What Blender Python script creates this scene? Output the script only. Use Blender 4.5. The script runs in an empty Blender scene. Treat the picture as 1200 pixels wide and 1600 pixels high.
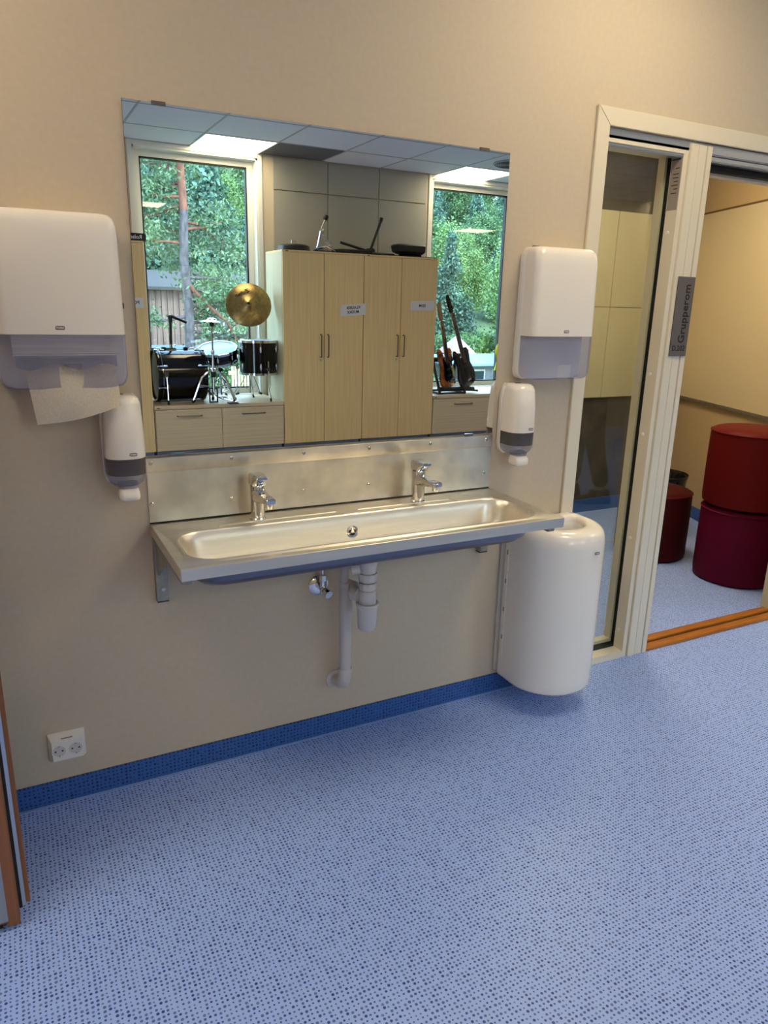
import bpy, bmesh, math, random
import numpy as np
from mathutils import Vector, Matrix
R = math.radians
PI = math.pi
S = bpy.context.scene
COL = S.collection
random.seed(4)
def lin(c):
    return tuple(((v/255)/12.92 if v/255 <= .04045 else ((v/255+.055)/1.055)**2.4) for v in c)

# ------------------------------------------------------------------ camera
F, CX, CY, CZ, YAW, PIT, ROL = 1135.292, -0.92908, -2.12670, 1.48532, 0.478614, 0.276490, 0.024679
cd = bpy.data.cameras.new('camera'); cam = bpy.data.objects.new('camera', cd); COL.objects.link(cam)
cd.sensor_fit = 'VERTICAL'; cd.sensor_height = 36; cd.lens = 36*F/1600; cd.clip_start = .02; cd.clip_end = 500
_f = Vector((math.sin(YAW)*math.cos(PIT), math.cos(YAW)*math.cos(PIT), -math.sin(PIT)))
_r = Vector((math.cos(YAW), -math.sin(YAW), 0)); _u = _r.cross(_f)
_r2 = math.cos(ROL)*_r+math.sin(ROL)*_u; _u2 = -math.sin(ROL)*_r+math.cos(ROL)*_u
M = Matrix((( _r2.x, _u2.x, -_f.x, CX), (_r2.y, _u2.y, -_f.y, CY), (_r2.z, _u2.z, -_f.z, CZ), (0, 0, 0, 1)))
cam.matrix_world = M
S.camera = cam

# ------------------------------------------------------------------ world and exposure
S.view_settings.view_transform = 'Standard'; S.view_settings.look = 'None'
S.view_settings.gamma = 1; S.view_settings.use_curve_mapping = False
S.view_settings.exposure = 1.12
PANEL = 7.2           # radiance of the ceiling light panels
W = bpy.data.worlds.new('sky'); S.world = W; W.use_nodes = True
nt = W.node_tree; nt.nodes.clear()
wo = nt.nodes.new('ShaderNodeOutputWorld'); bg = nt.nodes.new('ShaderNodeBackground')
tc = nt.nodes.new('ShaderNodeTexCoord'); sp = nt.nodes.new('ShaderNodeSeparateXYZ'); cr = nt.nodes.new('ShaderNodeValToRGB')
nt.links.new(tc.outputs['Generated'], sp.inputs[0]); nt.links.new(sp.outputs['Z'], cr.inputs[0])
cr.color_ramp.elements[0].color = (.66, .83, 1, 1); cr.color_ramp.elements[1].color = (.36, .62, 1, 1)
cr.color_ramp.elements[1].position = .7
nt.links.new(cr.outputs[0], bg.inputs[0]); bg.inputs[1].default_value = 5.2
nt.links.new(bg.outputs[0], wo.inputs[0])
sun = bpy.data.lights.new('sun', 'SUN'); sun.energy = 3.0; sun.angle = R(12); sun.color = (1, .95, .86)
so = bpy.data.objects.new('sun', sun); COL.objects.link(so); so.rotation_euler = (R(-38), R(18), 0)   # from over the building, onto the trees

# ------------------------------------------------------------------ materials
MATS = {}
def mat(name, col, rough=.5, metal=0, **k):
    m = bpy.data.materials.new(name); m.use_nodes = True
    b = m.node_tree.nodes['Principled BSDF']
    b.inputs['Base Color'].default_value = (*lin(col), 1)
    b.inputs['Roughness'].default_value = rough; b.inputs['Metallic'].default_value = metal
    for kk, v in k.items():
        b.inputs[kk.replace('_', ' ')].default_value = v
    MATS[name] = m
    return m
def nodes(m):
    return m.node_tree.nodes, m.node_tree.links, m.node_tree.nodes['Principled BSDF']
def noise_mat(name, c1, c2, scale=(20, 20, 20), rough=.5, metal=0, det=4, bump=0, lo=.35, hi=.65, coord='Object', **k):
    m = mat(name, c1, rough, metal, **k); n, l, b = nodes(m)
    t = n.new('ShaderNodeTexCoord'); mp = n.new('ShaderNodeMapping'); nz = n.new('ShaderNodeTexNoise'); r = n.new('ShaderNodeValToRGB')
    mp.inputs['Scale'].default_value = scale; nz.inputs['Scale'].default_value = 1; nz.inputs['Detail'].default_value = det
    l.new(t.outputs[coord], mp.inputs[0]); l.new(mp.outputs[0], nz.inputs[0]); l.new(nz.outputs[0], r.inputs[0]); l.new(r.outputs[0], b.inputs['Base Color'])
    r.color_ramp.elements[0].position = lo; r.color_ramp.elements[1].position = hi
    r.color_ramp.elements[0].color = (*lin(c1), 1); r.color_ramp.elements[1].color = (*lin(c2), 1)
    if bump:
        bp = n.new('ShaderNodeBump'); bp.inputs['Strength'].default_value = bump; bp.inputs['Distance'].default_value = .002
        l.new(nz.outputs[0], bp.inputs['Height']); l.new(bp.outputs[0], b.inputs['Normal'])
    return m
def dots_mat(name, base, dot, step, soft=.05):
    m = mat(name, base, .42); n, l, b = nodes(m)
    t = n.new('ShaderNodeTexCoord'); v = n.new('ShaderNodeTexVoronoi'); v.inputs['Scale'].default_value = 1/step
    v.inputs['Randomness'].default_value = .28; v.voronoi_dimensions = '2D'
    mp = n.new('ShaderNodeMapping'); l.new(t.outputs['Object'], mp.inputs[0]); l.new(mp.outputs[0], v.inputs['Vector'])
    sx = n.new('ShaderNodeSeparateColor'); l.new(v.outputs['Color'], sx.inputs[0])
    a = n.new('ShaderNodeMath'); a.operation = 'MULTIPLY_ADD'; a.inputs[1].default_value = .15; a.inputs[2].default_value = .20
    l.new(sx.outputs[0], a.inputs[0])
    s = n.new('ShaderNodeMath'); s.operation = 'SUBTRACT'; l.new(a.outputs[0], s.inputs[0]); l.new(v.outputs['Distance'], s.inputs[1])
    q = n.new('ShaderNodeMath'); q.operation = 'DIVIDE'; q.use_clamp = True; q.inputs[1].default_value = soft; l.new(s.outputs[0], q.inputs[0])
    q2 = n.new('ShaderNodeMath'); q2.operation = 'MULTIPLY_ADD'; q2.inputs[1].default_value = .35; q2.inputs[2].default_value = .65
    l.new(sx.outputs[1], q2.inputs[0])
    q3 = n.new('ShaderNodeMath'); q3.operation = 'MULTIPLY'; l.new(q.outputs[0], q3.inputs[0]); l.new(q2.outputs[0], q3.inputs[1])
    mx = n.new('ShaderNodeMix'); mx.data_type = 'RGBA'; mx.inputs[6].default_value = (*lin(base), 1); mx.inputs[7].default_value = (*lin(dot), 1)
    l.new(q3.outputs[0], mx.inputs[0]); l.new(mx.outputs[2], b.inputs['Base Color'])
    return m, mp
def see_through(name, col, alpha, tint, rough=.1):
    m = mat(name, col, rough); n, l, b = nodes(m)
    tr = n.new('ShaderNodeBsdfTransparent'); tr.inputs[0].default_value = (*tint, 1)
    mx = n.new('ShaderNodeMixShader'); mx.inputs[0].default_value = alpha
    o = n['Material Output']; l.new(tr.outputs[0], mx.inputs[1]); l.new(b.outputs[0], mx.inputs[2]); l.new(mx.outputs[0], o.inputs[0])
    return m
def glass_mat(name, tint):
    m = bpy.data.materials.new(name); m.use_nodes = True; n = m.node_tree.nodes; l = m.node_tree.links; n.clear()
    o = n.new('ShaderNodeOutputMaterial'); tr = n.new('ShaderNodeBsdfTransparent'); tr.inputs[0].default_value = (*tint, 1)
    g = n.new('ShaderNodeBsdfGlossy'); g.inputs['Roughness'].default_value = 0; fr = n.new('ShaderNodeLayerWeight'); fr.inputs[0].default_value = .5
    pw = n.new('ShaderNodeMath'); pw.operation = 'POWER'; pw.inputs[1].default_value = 5; l.new(fr.outputs['Facing'], pw.inputs[0])
    a = n.new('ShaderNodeMath'); a.operation = 'MULTIPLY_ADD'; a.inputs[1].default_value = .95; a.inputs[2].default_value = .05; a.use_clamp = True
    mx = n.new('ShaderNodeMixShader'); l.new(pw.outputs[0], a.inputs[0]); l.new(a.outputs[0], mx.inputs[0]); l.new(tr.outputs[0], mx.inputs[1]); l.new(g.outputs[0], mx.inputs[2])
    l.new(mx.outputs[0], o.inputs[0]); MATS[name] = m
    return m
def emit_mat(name, col, s):
    m = bpy.data.materials.new(name); m.use_nodes = True; n = m.node_tree.nodes; n.clear()
    o = n.new('ShaderNodeOutputMaterial'); e = n.new('ShaderNodeEmission'); e.inputs[0].default_value = (*col, 1); e.inputs[1].default_value = s
    m.node_tree.links.new(e.outputs[0], o.inputs[0]); return m

m_wall = noise_mat('beige_paint', (200, 184, 160), (203, 188, 165), (60, 60, 60), .62, bump=.12)
m_floor, mp_floor = dots_mat('dotted_blue_vinyl', (158, 184, 242), (30, 50, 132), .0112)
m_base, mp_base = dots_mat('dotted_dark_blue_vinyl', (54, 98, 166), (14, 30, 82), .0125)
mp_base.inputs['Rotation'].default_value = (R(-90), 0, 0)
m_weld = mat('pale_blue_weld', (120, 150, 200), .5)
m_ceil = noise_mat('ceiling_tile_white', (222, 224, 236), (228, 230, 240), (90, 90, 90), .9)
m_tbar = mat('ceiling_bar', (170, 172, 180), .5)
m_ceildark = mat('dark_grey_panel', (95, 97, 104), .8)
m_light = emit_mat('light_diffuser', (1, .84, .57), PANEL)
m_trim = mat('cream_white_lacquer', (222, 212, 190), .4)
m_trim2 = mat('window_white', (222, 222, 212), .4)
m_alu = mat('aluminium', (190, 196, 200), .3, .9)
m_gasket = mat('black_gasket', (18, 18, 18), .6)
m_glass = glass_mat('clear_glass', (.93, .97, .95))
m_wglass = glass_mat('window_glass', (.95, .985, .98))
m_white = mat('glossy_white_plastic', (240, 232, 220), .16)
m_white2 = mat('matt_white_plastic', (232, 228, 222), .35)
m_smoke = see_through('smoky_plastic', (176, 176, 192), .27, (.80, .80, .87), .12)
m_smoke2 = see_through('dark_smoky_plastic', (90, 86, 90), .80, (.45, .45, .5), .15)
m_paper = noise_mat('paper_towel', (250, 242, 228), (240, 231, 214), (220, 220, 220), .9, bump=.5)
m_towels = noise_mat('stacked_towels', (240, 234, 226), (216, 208, 200), (6, 6, 160), .9)
m_steel = noise_mat('satin_steel', (222, 214, 198), (232, 224, 208), (3, 60, 60), .38, 1)
m_steelu = mat('steel_floor_reflection', (128, 132, 146), .30, 1)  # trough steel made darker and bluer: the floor's reflection is put into the colour
m_steelp = noise_mat('worn_steel', (196, 190, 178), (226, 218, 202), (9, 9, 9), .40, 1, det=8)
n_, l_, b_ = nodes(m_steelp); b_.inputs['Anisotropic'].default_value = .75
tg = n_.new('ShaderNodeCombineXYZ'); tg.inputs[2].default_value = 1; l_.new(tg.outputs[0], b_.inputs['Tangent'])
m_chrome = mat('chrome', (225, 225, 225), .06, 1)
m_screw = mat('screw_steel', (210, 208, 200), .2, 1)
m_mirror = mat('mirror_silver', (232, 236, 234), 0, 1)
m_galv = noise_mat('galvanised_steel', (150, 146, 132), (168, 164, 150), (30, 30, 30), .4, .7)
m_pipe = mat('white_pipe_plastic', (206, 200, 196), .35)
m_black = mat('black_matt', (16, 16, 17), .5)
m_blackg = mat('black_gloss_wrap', (7, 7, 8), .12)
m_concrete = noise_mat('dark_concrete', (84, 78, 70), (66, 62, 56), (7, 7, 7), .8, det=8, bump=.2)
m_cream = mat('cream_panel', (188, 180, 148), .55)
m_cream_wall = noise_mat('cream_paint', (200, 174, 128), (203, 178, 132), (40, 40, 40), .6)
m_board = mat('grey_acoustic_board', (158, 156, 146), .7)
m_wboard = mat('whiteboard_enamel', (214, 198, 160), .25)
m_grey_s = mat('sign_grey', (98, 92, 90), .35)
m_ink = mat('ink_black', (12, 12, 12), .6)
m_sil = mat('grey_label', (150, 140, 134), .45)
m_oakth = noise_mat('oak_threshold', (176, 112, 40), (150, 88, 28), (8, 80, 80), .45)
m_red = mat('dark_red_leatherette', (92, 5, 3), .55, Specular_IOR_Level=.15)
m_mag = mat('magenta_leatherette', (84, 0, 36), .6, Specular_IOR_Level=.12)
m_maroon = mat('maroon_leatherette', (62, 6, 7), .6, Specular_IOR_Level=.12)
m_grey = mat('plinth_grey', (120, 126, 136), .5)
m_note = mat('note_paper', (228, 222, 212), .8)
m_brass = noise_mat('cymbal_brass', (132, 112, 70), (152, 132, 86), (40, 40, 40), .33, 1)
m_skinh = mat('drum_head', (176, 206, 226), .3)
def wood(name, c1, c2, vertical=True, sc=1):
    s = (70*sc, 70*sc, 1.6*sc) if vertical else (1.6*sc, 70*sc, 70*sc)
    return noise_mat(name, c1, c2, s, .5, det=6, lo=.3, hi=.7)
m_oakv = wood('light_oak_vertical', (248, 212, 146), (230, 192, 124))
m_oakh = wood('light_oak_horizontal', (228, 204, 160), (210, 184, 140), False)
m_oakside = wood('pale_oak_side', (206, 196, 158), (196, 184, 146))
m_door = wood('orange_oak', (146, 92, 50), (126, 74, 36))
m_dface = mat('door_grey_laminate', (142, 146, 158), .45)

# ------------------------------------------------------------------ mesh helpers
LOC = {}
def bm_new(): return bmesh.new()
def box(bm, x0, x1, y0, y1, z0, z1):
    v = [bm.verts.new(p) for p in ((x0, y0, z0), (x1, y0, z0), (x1, y1, z0), (x0, y1, z0), (x0, y0, z1), (x1, y0, z1), (x1, y1, z1), (x0, y1, z1))]
    for f in ((0, 3, 2, 1), (4, 5, 6, 7), (0, 1, 5, 4), (1, 2, 6, 5), (2, 3, 7, 6), (3, 0, 4, 7)):
        bm.faces.new([v[i] for i in f])
    return v
def loft(bm, rings, cap0=True, cap1=True):
    vs = [[bm.verts.new(p) for p in r] for r in rings]
    n = len(vs[0])
    for a, b in zip(vs, vs[1:]):
        for i in range(n):
            bm.faces.new((a[i], a[(i+1) % n], b[(i+1) % n], b[i]))
    if cap0: bm.faces.new(vs[0][::-1])
    if cap1: bm.faces.new(vs[-1])
    return vs
def tube(bm, pts, r, n=10, cap=True):
    P = [Vector(p) for p in pts]; rr = r if isinstance(r, (list, tuple)) else [r]*len(P)
    up = None; rings = []
    for i, p in enumerate(P):
        t = (P[min(i+1, len(P)-1)]-P[max(i-1, 0)]).normalized()
        if up is None:
            a = Vector((0, 0, 1)) if abs(t.z) < .9 else Vector((1, 0, 0))
            up = (a-t*a.dot(t)).normalized()
        else:
            up = (up-t*up.dot(t)).normalized()
        s = t.cross(up)
        rings.append([p+rr[i]*(math.cos(q)*up+math.sin(q)*s) for q in [2*PI*k/n for k in range(n)]])
    loft(bm, rings, cap, cap)
def lathe(bm, prof, o=(0, 0, 0), axis=(0, 0, 1), n=24, cap0=True, cap1=True):
    q = Vector((0, 0, 1)).rotation_difference(Vector(axis).normalized()); o = Vector(o)
    loft(bm, [[o+q @ Vector((r*math.cos(2*PI*k/n), r*math.sin(2*PI*k/n), z)) for k in range(n)] for r, z in prof], cap0, cap1)
def rrect(x0, x1, y0, y1, rs, z, n=6):
    """rounded rectangle ring, rs = radii at (x1,y0) (x1,y1) (x0,y1) (x0,y0), counter-clockwise seen from above"""
    if not isinstance(rs, (list, tuple)): rs = [rs]*4
    cs = [(x1, y0, -90, -1, 1), (x1, y1, 0, -1, -1), (x0, y1, 90, 1, -1), (x0, y0, 180, 1, 1)]
    out = []
    for (cx, cy, a0, sx, sy), r in zip(cs, rs):
        for k in range(n+1):
            a = R(a0+90*k/n); out.append(Vector((cx+sx*r+r*math.cos(a), cy+sy*r+r*math.sin(a), z)))
    return out
def prism(bm, pts, d):
    """pts: list of 3D points of one face, d: extrusion vector"""
    d = Vector(d); loft(bm, [[Vector(p) for p in pts], [Vector(p)+d for p in pts]])
def obj(name, bm, m, parent=None, bevel=0, smooth=35, seg=2, kind=None, label=None):
    if bevel: bmesh.ops.bevel(bm, geom=list(bm.edges), offset=bevel, segments=seg, affect='EDGES', clamp_overlap=True)
    bmesh.ops.recalc_face_normals(bm, faces=list(bm.faces))
    off = LOC.get(parent.name, Vector((0, 0, 0))) if parent else Vector((0, 0, 0))
    if off.length: bmesh.ops.translate(bm, verts=list(bm.verts), vec=-off)
    me = bpy.data.meshes.new(name); bm.to_mesh(me); bm.free()
    if smooth:
        me.polygons.foreach_set('use_smooth', [True]*len(me.polygons)); me.set_sharp_from_angle(angle=R(smooth))
    for mm in (m if isinstance(m, (list, tuple)) else [m]): me.materials.append(mm)
    o = bpy.data.objects.new(name, me); COL.objects.link(o)
    if parent: o.parent = parent; LOC[o.name] = off
    else: LOC[o.name] = Vector((0, 0, 0))
    if kind: o['kind'] = kind
    if label: o['label'] = label
    return o
def tag(o, label, cat, group=None, kind=None):
    o['label'] = label; o['category'] = cat
    if group: o['group'] = group
    if kind: o['kind'] = kind
    return o
def thing(name, loc, label, cat, group=None):
    o = bpy.data.objects.new(name, None); COL.objects.link(o); o.location = loc; o.empty_display_size = .05
    LOC[o.name] = Vector(loc)
    return tag(o, label, cat, group)
def struct(name, bm, m, parent=None, **k):
    o = obj(name, bm, m, parent, **k)
    if parent is None: o['kind'] = 'structure'
    return o
def sroot(name, loc=(0, 0, 0)):
    o = bpy.data.objects.new(name, None); COL.objects.link(o); o.location = loc; o['kind'] = 'structure'; LOC[o.name] = Vector(loc); return o
def bx(name, m, parent, *b, bevel=0, **k):
    bm = bm_new(); box(bm, *b); return obj(name, bm, m, parent, bevel=bevel, **k)
def copy_tree(o, parent=None):
    c = o.copy(); COL.objects.link(c)
    if parent: c.parent = parent
    LOC[c.name] = LOC.get(o.name, Vector((0, 0, 0)))
    for ch in list(o.children): copy_tree(ch, c)
    return c
def text(s, size, loc, rot, m, parent, name='lettering', ext=.0004, sx=1, bold=0, align='CENTER'):
    cu = bpy.data.curves.new(name, 'FONT'); cu.body = s; cu.size = size; cu.extrude = ext; cu.align_x = align; cu.align_y = 'CENTER'; cu.offset = bold
    cu.resolution_u = 2
    t = bpy.data.objects.new('tmp', cu); COL.objects.link(t); dg = bpy.context.evaluated_depsgraph_get(); dg.update()
    me = bpy.data.meshes.new_from_object(t.evaluated_get(dg)); bpy.data.objects.remove(t); bpy.data.curves.remove(cu)
    mt = rot if isinstance(rot, Matrix) else (Matrix.Rotation(R(rot[2]), 4, 'Z') @ Matrix.Rotation(R(rot[1]), 4, 'Y') @ Matrix.Rotation(R(rot[0]), 4, 'X'))
    me.transform(Matrix.Translation(Vector(loc)-LOC.get(parent.name, Vector((0, 0, 0)))) @ mt @ Matrix.Diagonal((sx, 1, 1, 1)))
    me.name = name; me.materials.clear(); me.materials.append(m)
    o = bpy.data.objects.new(name, me); COL.objects.link(o); o.parent = parent; return o
ONWALL = (90, 0, 0)       # faces the room from the sink wall
FARWALL = (90, 0, 180)    # faces the room from the window wall

# ------------------------------------------------------------------ setting
XL, XR, YB, H = -2.15, 9.0, -4.95, 2.80
bm = bm_new(); box(bm, XL-.2, XR+.2, YB-.25, .0, -.12, 0); fl = struct('floor', bm, m_floor, smooth=0)
bm = bm_new(); box(bm, .6, 7.5, .0, 2.3, -.12, 0); struct('floor_group_room', bm, m_floor, smooth=0)
# sink wall with the opening for the glazed screen (x .99 .. 2.57, up to z 2.12)
bm = bm_new(); box(bm, XL-.2, .985, 0, .12, 0, H+.1); box(bm, 2.56, XR+.2, 0, .12, 0, H+.1); box(bm, .985, 2.56, 0, .12, 2.13, H+.1)
struct('wall_sink', bm, m_wall, smooth=0)
bm = bm_new(); box(bm, XL-.2, .955, -.006, 0, 0, .078)
bmesh.ops.translate(bm, verts=bm.verts, vec=(0, 0, 0)); struct('baseboard_sink', bm, m_base, smooth=0)
bm = bm_new(); tube(bm, [(XL, -.0085, .0012), (.955, -.0085, .0012)], .0032, 6); struct('trim_1', bm, m_weld)
bm = bm_new(); box(bm, 2.62, XR, -.006, 0, 0, .078); struct('baseboard_sink_right', bm, m_base, smooth=0)
# west wall with the door opening, door leaf folded out into the room
bm = bm_new(); box(bm, XL-.15, XL, -.40, 0, 0, H+.1); box(bm, XL-.15, XL, YB, -1.42, 0, H+.1); box(bm, XL-.15, XL, -1.42, -.40, 2.12, H+.1)
struct('wall_west', bm, m_wall, smooth=0)
bm = bm_new(); box(bm, XL-1.6, XL-1.5, YB, .1, 0, H+.1); struct('wall_corridor', bm, m_wall, smooth=0)
bm = bm_new(); box(bm, XL-1.6, XL-.15, YB, .1, -.12, 0); struct('floor_corridor', bm, m_floor, smooth=0)
bm = bm_new(); box(bm, XL-1.6, XL-.15, YB, .1, H, H+.1); struct('ceiling_corridor', bm, m_ceil, smooth=0)
for nm, yy in (('trim_2', -.40), ('trim_3', -1.48)):
    bm = bm_new(); box(bm, XL-.16, XL+.012, yy-.0, yy+.06, 0, 2.12); struct(nm, bm, m_door, smooth=0)
bm = bm_new(); box(bm, XR, XR+.15, YB, 0, 0, H+.1); struct('wall_east', bm, m_wall, smooth=0)
bm = bm_new(); box(bm, XR-.006, XR, YB, 0, 0, .08); struct('baseboard_east', bm, m_base, smooth=0)
bm = bm_new(); box(bm, XL, XL+.006, YB, -1.5, 0, .08); struct('baseboard_west', bm, m_base, smooth=0)
# door leaf
d = sroot('door_1', (-1.55, -.43, 0))
bm = bm_new(); box(bm, XL+.03, -1.061, -.462, -.458, .03, 2.08); obj('door_face', bm, m_dface, d)
bm = bm_new(); box(bm, XL+.03, -1.064, -.458, -.408, .022, 2.09); obj('door_core', bm, m_door, d)
bm = bm_new(); box(bm, -1.064, -1.037, -.4625, -.43, .012, 2.09); obj('edge_lipping', bm, m_door, d, bevel=.002)
bm = bm_new(); box(bm, -1.064, -1.030, -.43, -.420, .03, 2.09); obj('seal_groove', bm, m_gasket, d)
bm = bm_new(); box(bm, -1.046, -1.022, -.4275, -.4205, .032, 2.09); obj('seal_strip', bm, m_alu, d)
bm = bm_new(); box(bm, -1.064, -1.012, -.420, -.404, .032, 2.09); obj('edge_lipping', bm, m_door, d, bevel=.002)
bm = bm_new(); box(bm, XL+.03, -1.076, -.445, -.43, .0, .03); obj('bottom_seal', bm, m_gasket, d)
for s in (-1, 1):
    bm = bm_new(); yb = -.462 if s < 0 else -.408
    tube(bm, [(-1.16, yb, 1.02), (-1.16, yb+s*.05, 1.02), (-1.17, yb+s*.055, 1.02), (-1.30, yb+s*.055, 1.02)], .009, 8); obj('door_handle', bm, m_alu, d)
# window wall
WIN = [(.215, 1.335), (3.20, 4.32)]
ZB, ZT = .60, 2.765
bm = bm_new(); y0, y1 = YB-.25, YB
box(bm, XL-.15, WIN[0][0], y0, y1, 0, H+.1); box(bm, WIN[0][1], WIN[1][0], y0, y1, 0, H+.1); box(bm, WIN[1][1], XR+.15, y0, y1, 0, H+.1)
for a, b in WIN: box(bm, a, b, y0, y1, 0, ZB); box(bm, a, b, y0, y1, ZT, H+.1)
ww = struct('wall_window', bm, m_wall, smooth=0)
for i, (a, b) in enumerate(WIN):
    w = sroot('window_%d' % (i+1 if i < 2 else 4), ((a+b)/2, YB-.1, ZB))
    bm = bm_new(); t = .022
    box(bm, a, a+t, YB-.2, YB+.004, ZB, ZT); box(bm, b-t, b, YB-.2, YB+.004, ZB, ZT); box(bm, a, b, YB-.2, YB+.004, ZT-t, ZT); box(bm, a, b, YB-.2, YB+.004, ZB, ZB+t*.6)
    obj('window_lining', bm, m_trim2, w)
    bm = bm_new(); c = .045
    box(bm, a-c+.01, a+.004, YB, YB+.014, ZB, H-.002); box(bm, b-.004, b+c-.01, YB, YB+.014, ZB, H-.002); box(bm, a, b, YB, YB+.014, ZT-.004, H-.002)
    obj('window_casing', bm, m_trim2, w)
    bm = bm_new(); g = .055; A, B, zb, zt = a+t, b-t, ZB+t*.6, ZT-t; yy0, yy1 = YB-.16, YB-.10
    box(bm, A, A+g, yy0, yy1, zb, zt); box(bm, B-g, B, yy0, yy1, zb, zt); box(bm, A+g, B-g, yy0, yy1, zt-.05, zt); box(bm, A+g, B-g, yy0, yy1, zb, zb+.05)
    obj('window_frame', bm, m_trim2, w)
    bm = bm_new(); k = .012; a2, b2, z2, z3 = A+g, B-g, zb+.05, zt-.05; yy0, yy1 = YB-.15, YB-.105
    box(bm, a2, a2+k, yy0, yy1, z2, z3); box(bm, b2-k, b2, yy0, yy1, z2, z3); box(bm, a2, b2, yy0, yy1, z3-k, z3); box(bm, a2, b2, yy0, yy1, z2, z2+k)
    obj('glazing_gasket', bm, m_gasket, w)
    bm = bm_new(); box(bm, a2+k*.5, b2-k*.5, YB-.132, YB-.128, z2+k*.5, z3-k*.5); obj('pane', bm, m_wglass, w, smooth=0)
# acoustic boards between the windows
for i in range(3):
    for (z0, z1) in ((0.30, 2.505), (2.512, 2.79)):
        x0 = 1.475+.553*i; bx('wall_panel', m_board, ww, x0+.002, x0+.549, YB, YB+.02, z0, z1, bevel=.002)
# ceiling: T-bars and tiles
XS = [.08+.63*k for k in range(-4, 12)]; XS[0] = XL
YS = [0, -.44, -1.09, -1.74, -2.39, -3.04, -3.69, -4.365, -4.95]
XS = [XL]+[.08+.63*k for k in range(-3, 15)]+[XR]
ce = sroot('ceiling', (2.5, -2.5, H))
bm = bm_new(); box(bm, XL-.15, XR+.15, YB, 0, H+.03, H+.1); obj('ceiling_slab', bm, m_ceil, ce, smooth=0)
bm = bm_new()
for x in XS[1:-1]: box(bm, x-.008, x+.008, YB, 0, H-.0, H+.02)
for y in YS[1:-1]: box(bm, XL, XR, y-.008, y+.008, H-.0005, H+.02)
obj('ceiling_grid', bm, m_tbar, ce, smooth=0, kind='stuff')
LIGHTS = set()
for i in range(len(XS)-1):
    for j in range(len(YS)-1):
        a, b, y0, y1 = XS[i], XS[i+1], YS[j+1], YS[j]
        cxx = (a+b)/2
        lit = (abs(cxx-1.025) < .1 or abs(cxx-3.545) < .1 or abs(cxx-6.695) < .1 or abs(cxx+1.495) < .1) and (j in (1, 7))
        if lit: LIGHTS.add((a, b, y0, y1)); continue
        dark = abs(cxx-1.655) < .1 and j == 7
        bx('ceiling_tile', m_ceildark if dark else m_ceil, ce, a+.009, b-.009, y0+.009, y1-.009, H+.002, H+.014, smooth=0)
where = {(1, 7): 'seen in the mirror over the left window', (3, 7): 'seen in the mirror over the right window'}
for (a, b, y0, y1) in sorted(LIGHTS):
    nearw = y1 < -3; k = int(((a+b)/2+2.8)/2.52)-1
    side = {-1: 'at the west end', 0: 'in line with the first window', 1: 'in line with the second window', 2: 'at the east end'}[k]
    row = 'along the window wall' if nearw else 'near the sink wall'
    L = thing('ceiling_light', ((a+b)/2, (y0+y1)/2, H), 'square flush ceiling light panel %s, %s' % (row, side), 'ceiling light', 'ceiling light panels')
    bm = bm_new(); e = .014
    box(bm, a+.006, a+e, y0+.006, y1-.006, H-.004, H+.02); box(bm, b-e, b-.006, y0+.006, y1-.006, H-.004, H+.02); box(bm, a+e, b-e, y0+.006, y0+e, H-.004, H+.02); box(bm, a+e, b-e, y1-e, y1-.006, H-.004, H+.02)
    obj('frame', bm, m_white2, L)
    bx('diffuser', m_light, L, a+e, b-e, y0+e, y1-e, H-.001, H+.012, smooth=0)
v = thing('air_vent', (3.53, -3.99, H), 'round perforated ceiling air vent seen at the top right of the mirror', 'air vent')
bm = bm_new(); lathe(bm, [(.20, 0), (.205, -.006), (.19, -.012), (.05, -.014)], (3.53, -3.99, H+.001), n=32); obj('vent_plate', bm, m_tbar, v)
bm = bm_new()
for k in range(1, 9):
    r = .02+.02*k; lathe(bm, [(r, -.016), (r+.006, -.016), (r+.006, -.0125), (r, -.0125), (r, -.016)], (3.53, -3.99, H), n=32, cap0=False, cap1=False)
obj('vent_slot', bm, m_ceildark, v)
# ------------------------------------------------------------------ glazed screen and doorway to the group room
bm = bm_new(); e = -.012
prism(bm, [(.950, e, 0), (1.008, e, 0), (1.008, e, 2.10), (.950, e, 2.158)], (0, .012, 0)); struct('trim_4', bm, m_trim, bevel=.0015)
bm = bm_new(); prism(bm, [(.950, e, 2.158), (1.008, e, 2.10), (2.56, e, 2.10), (2.62, e, 2.158)], (0, .012, 0)); struct('trim_5', bm, m_trim, bevel=.0015)
bm = bm_new(); prism(bm, [(2.56, e, 0), (2.62, e, 0), (2.62, e, 2.158), (2.56, e, 2.10)], (0, .012, 0)); struct('trim_6', bm, m_trim, bevel=.0015)
sc = sroot('window_3', (1.22, .06, 0))
def frame_boxes(a, b, y0, y1, z0, z1, t, tb=None):
    bm = bm_new(); tb = tb or t
    box(bm, a, a+t, y0, y1, z0, z1); box(bm, b-t, b, y0, y1, z0, z1); box(bm, a+t, b-t, y0, y1, z1-t, z1); box(bm, a+t, b-t, y0, y1, z0, z0+tb)
    return bm
obj('screen_frame', frame_boxes(.985, 1.41, .0, .055, 0, 2.075, .022, .030), m_trim, sc)
obj('glazing_gasket', frame_boxes(.985, 1.41, .055, .085, 0, 2.075, .010, .04), m_gasket, sc)
obj('glazing_bead', frame_boxes(.985, 1.41, .085, .12, 0, 2.075, .022, .055), m_trim, sc)
bx('pane', m_glass, sc, .993, 1.402, .068, .072, .03, 2.067, smooth=0)
for z in (.12, .55, 1.00, 1.245, 1.78):
    bm = bm_new(); lathe(bm, [(.008, 0), (.007, .002), (.001, .003)], (1.388, .022+.012, z), (-1, 0, 0), 12); obj('screw_cap', bm, m_white2, sc)
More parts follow.
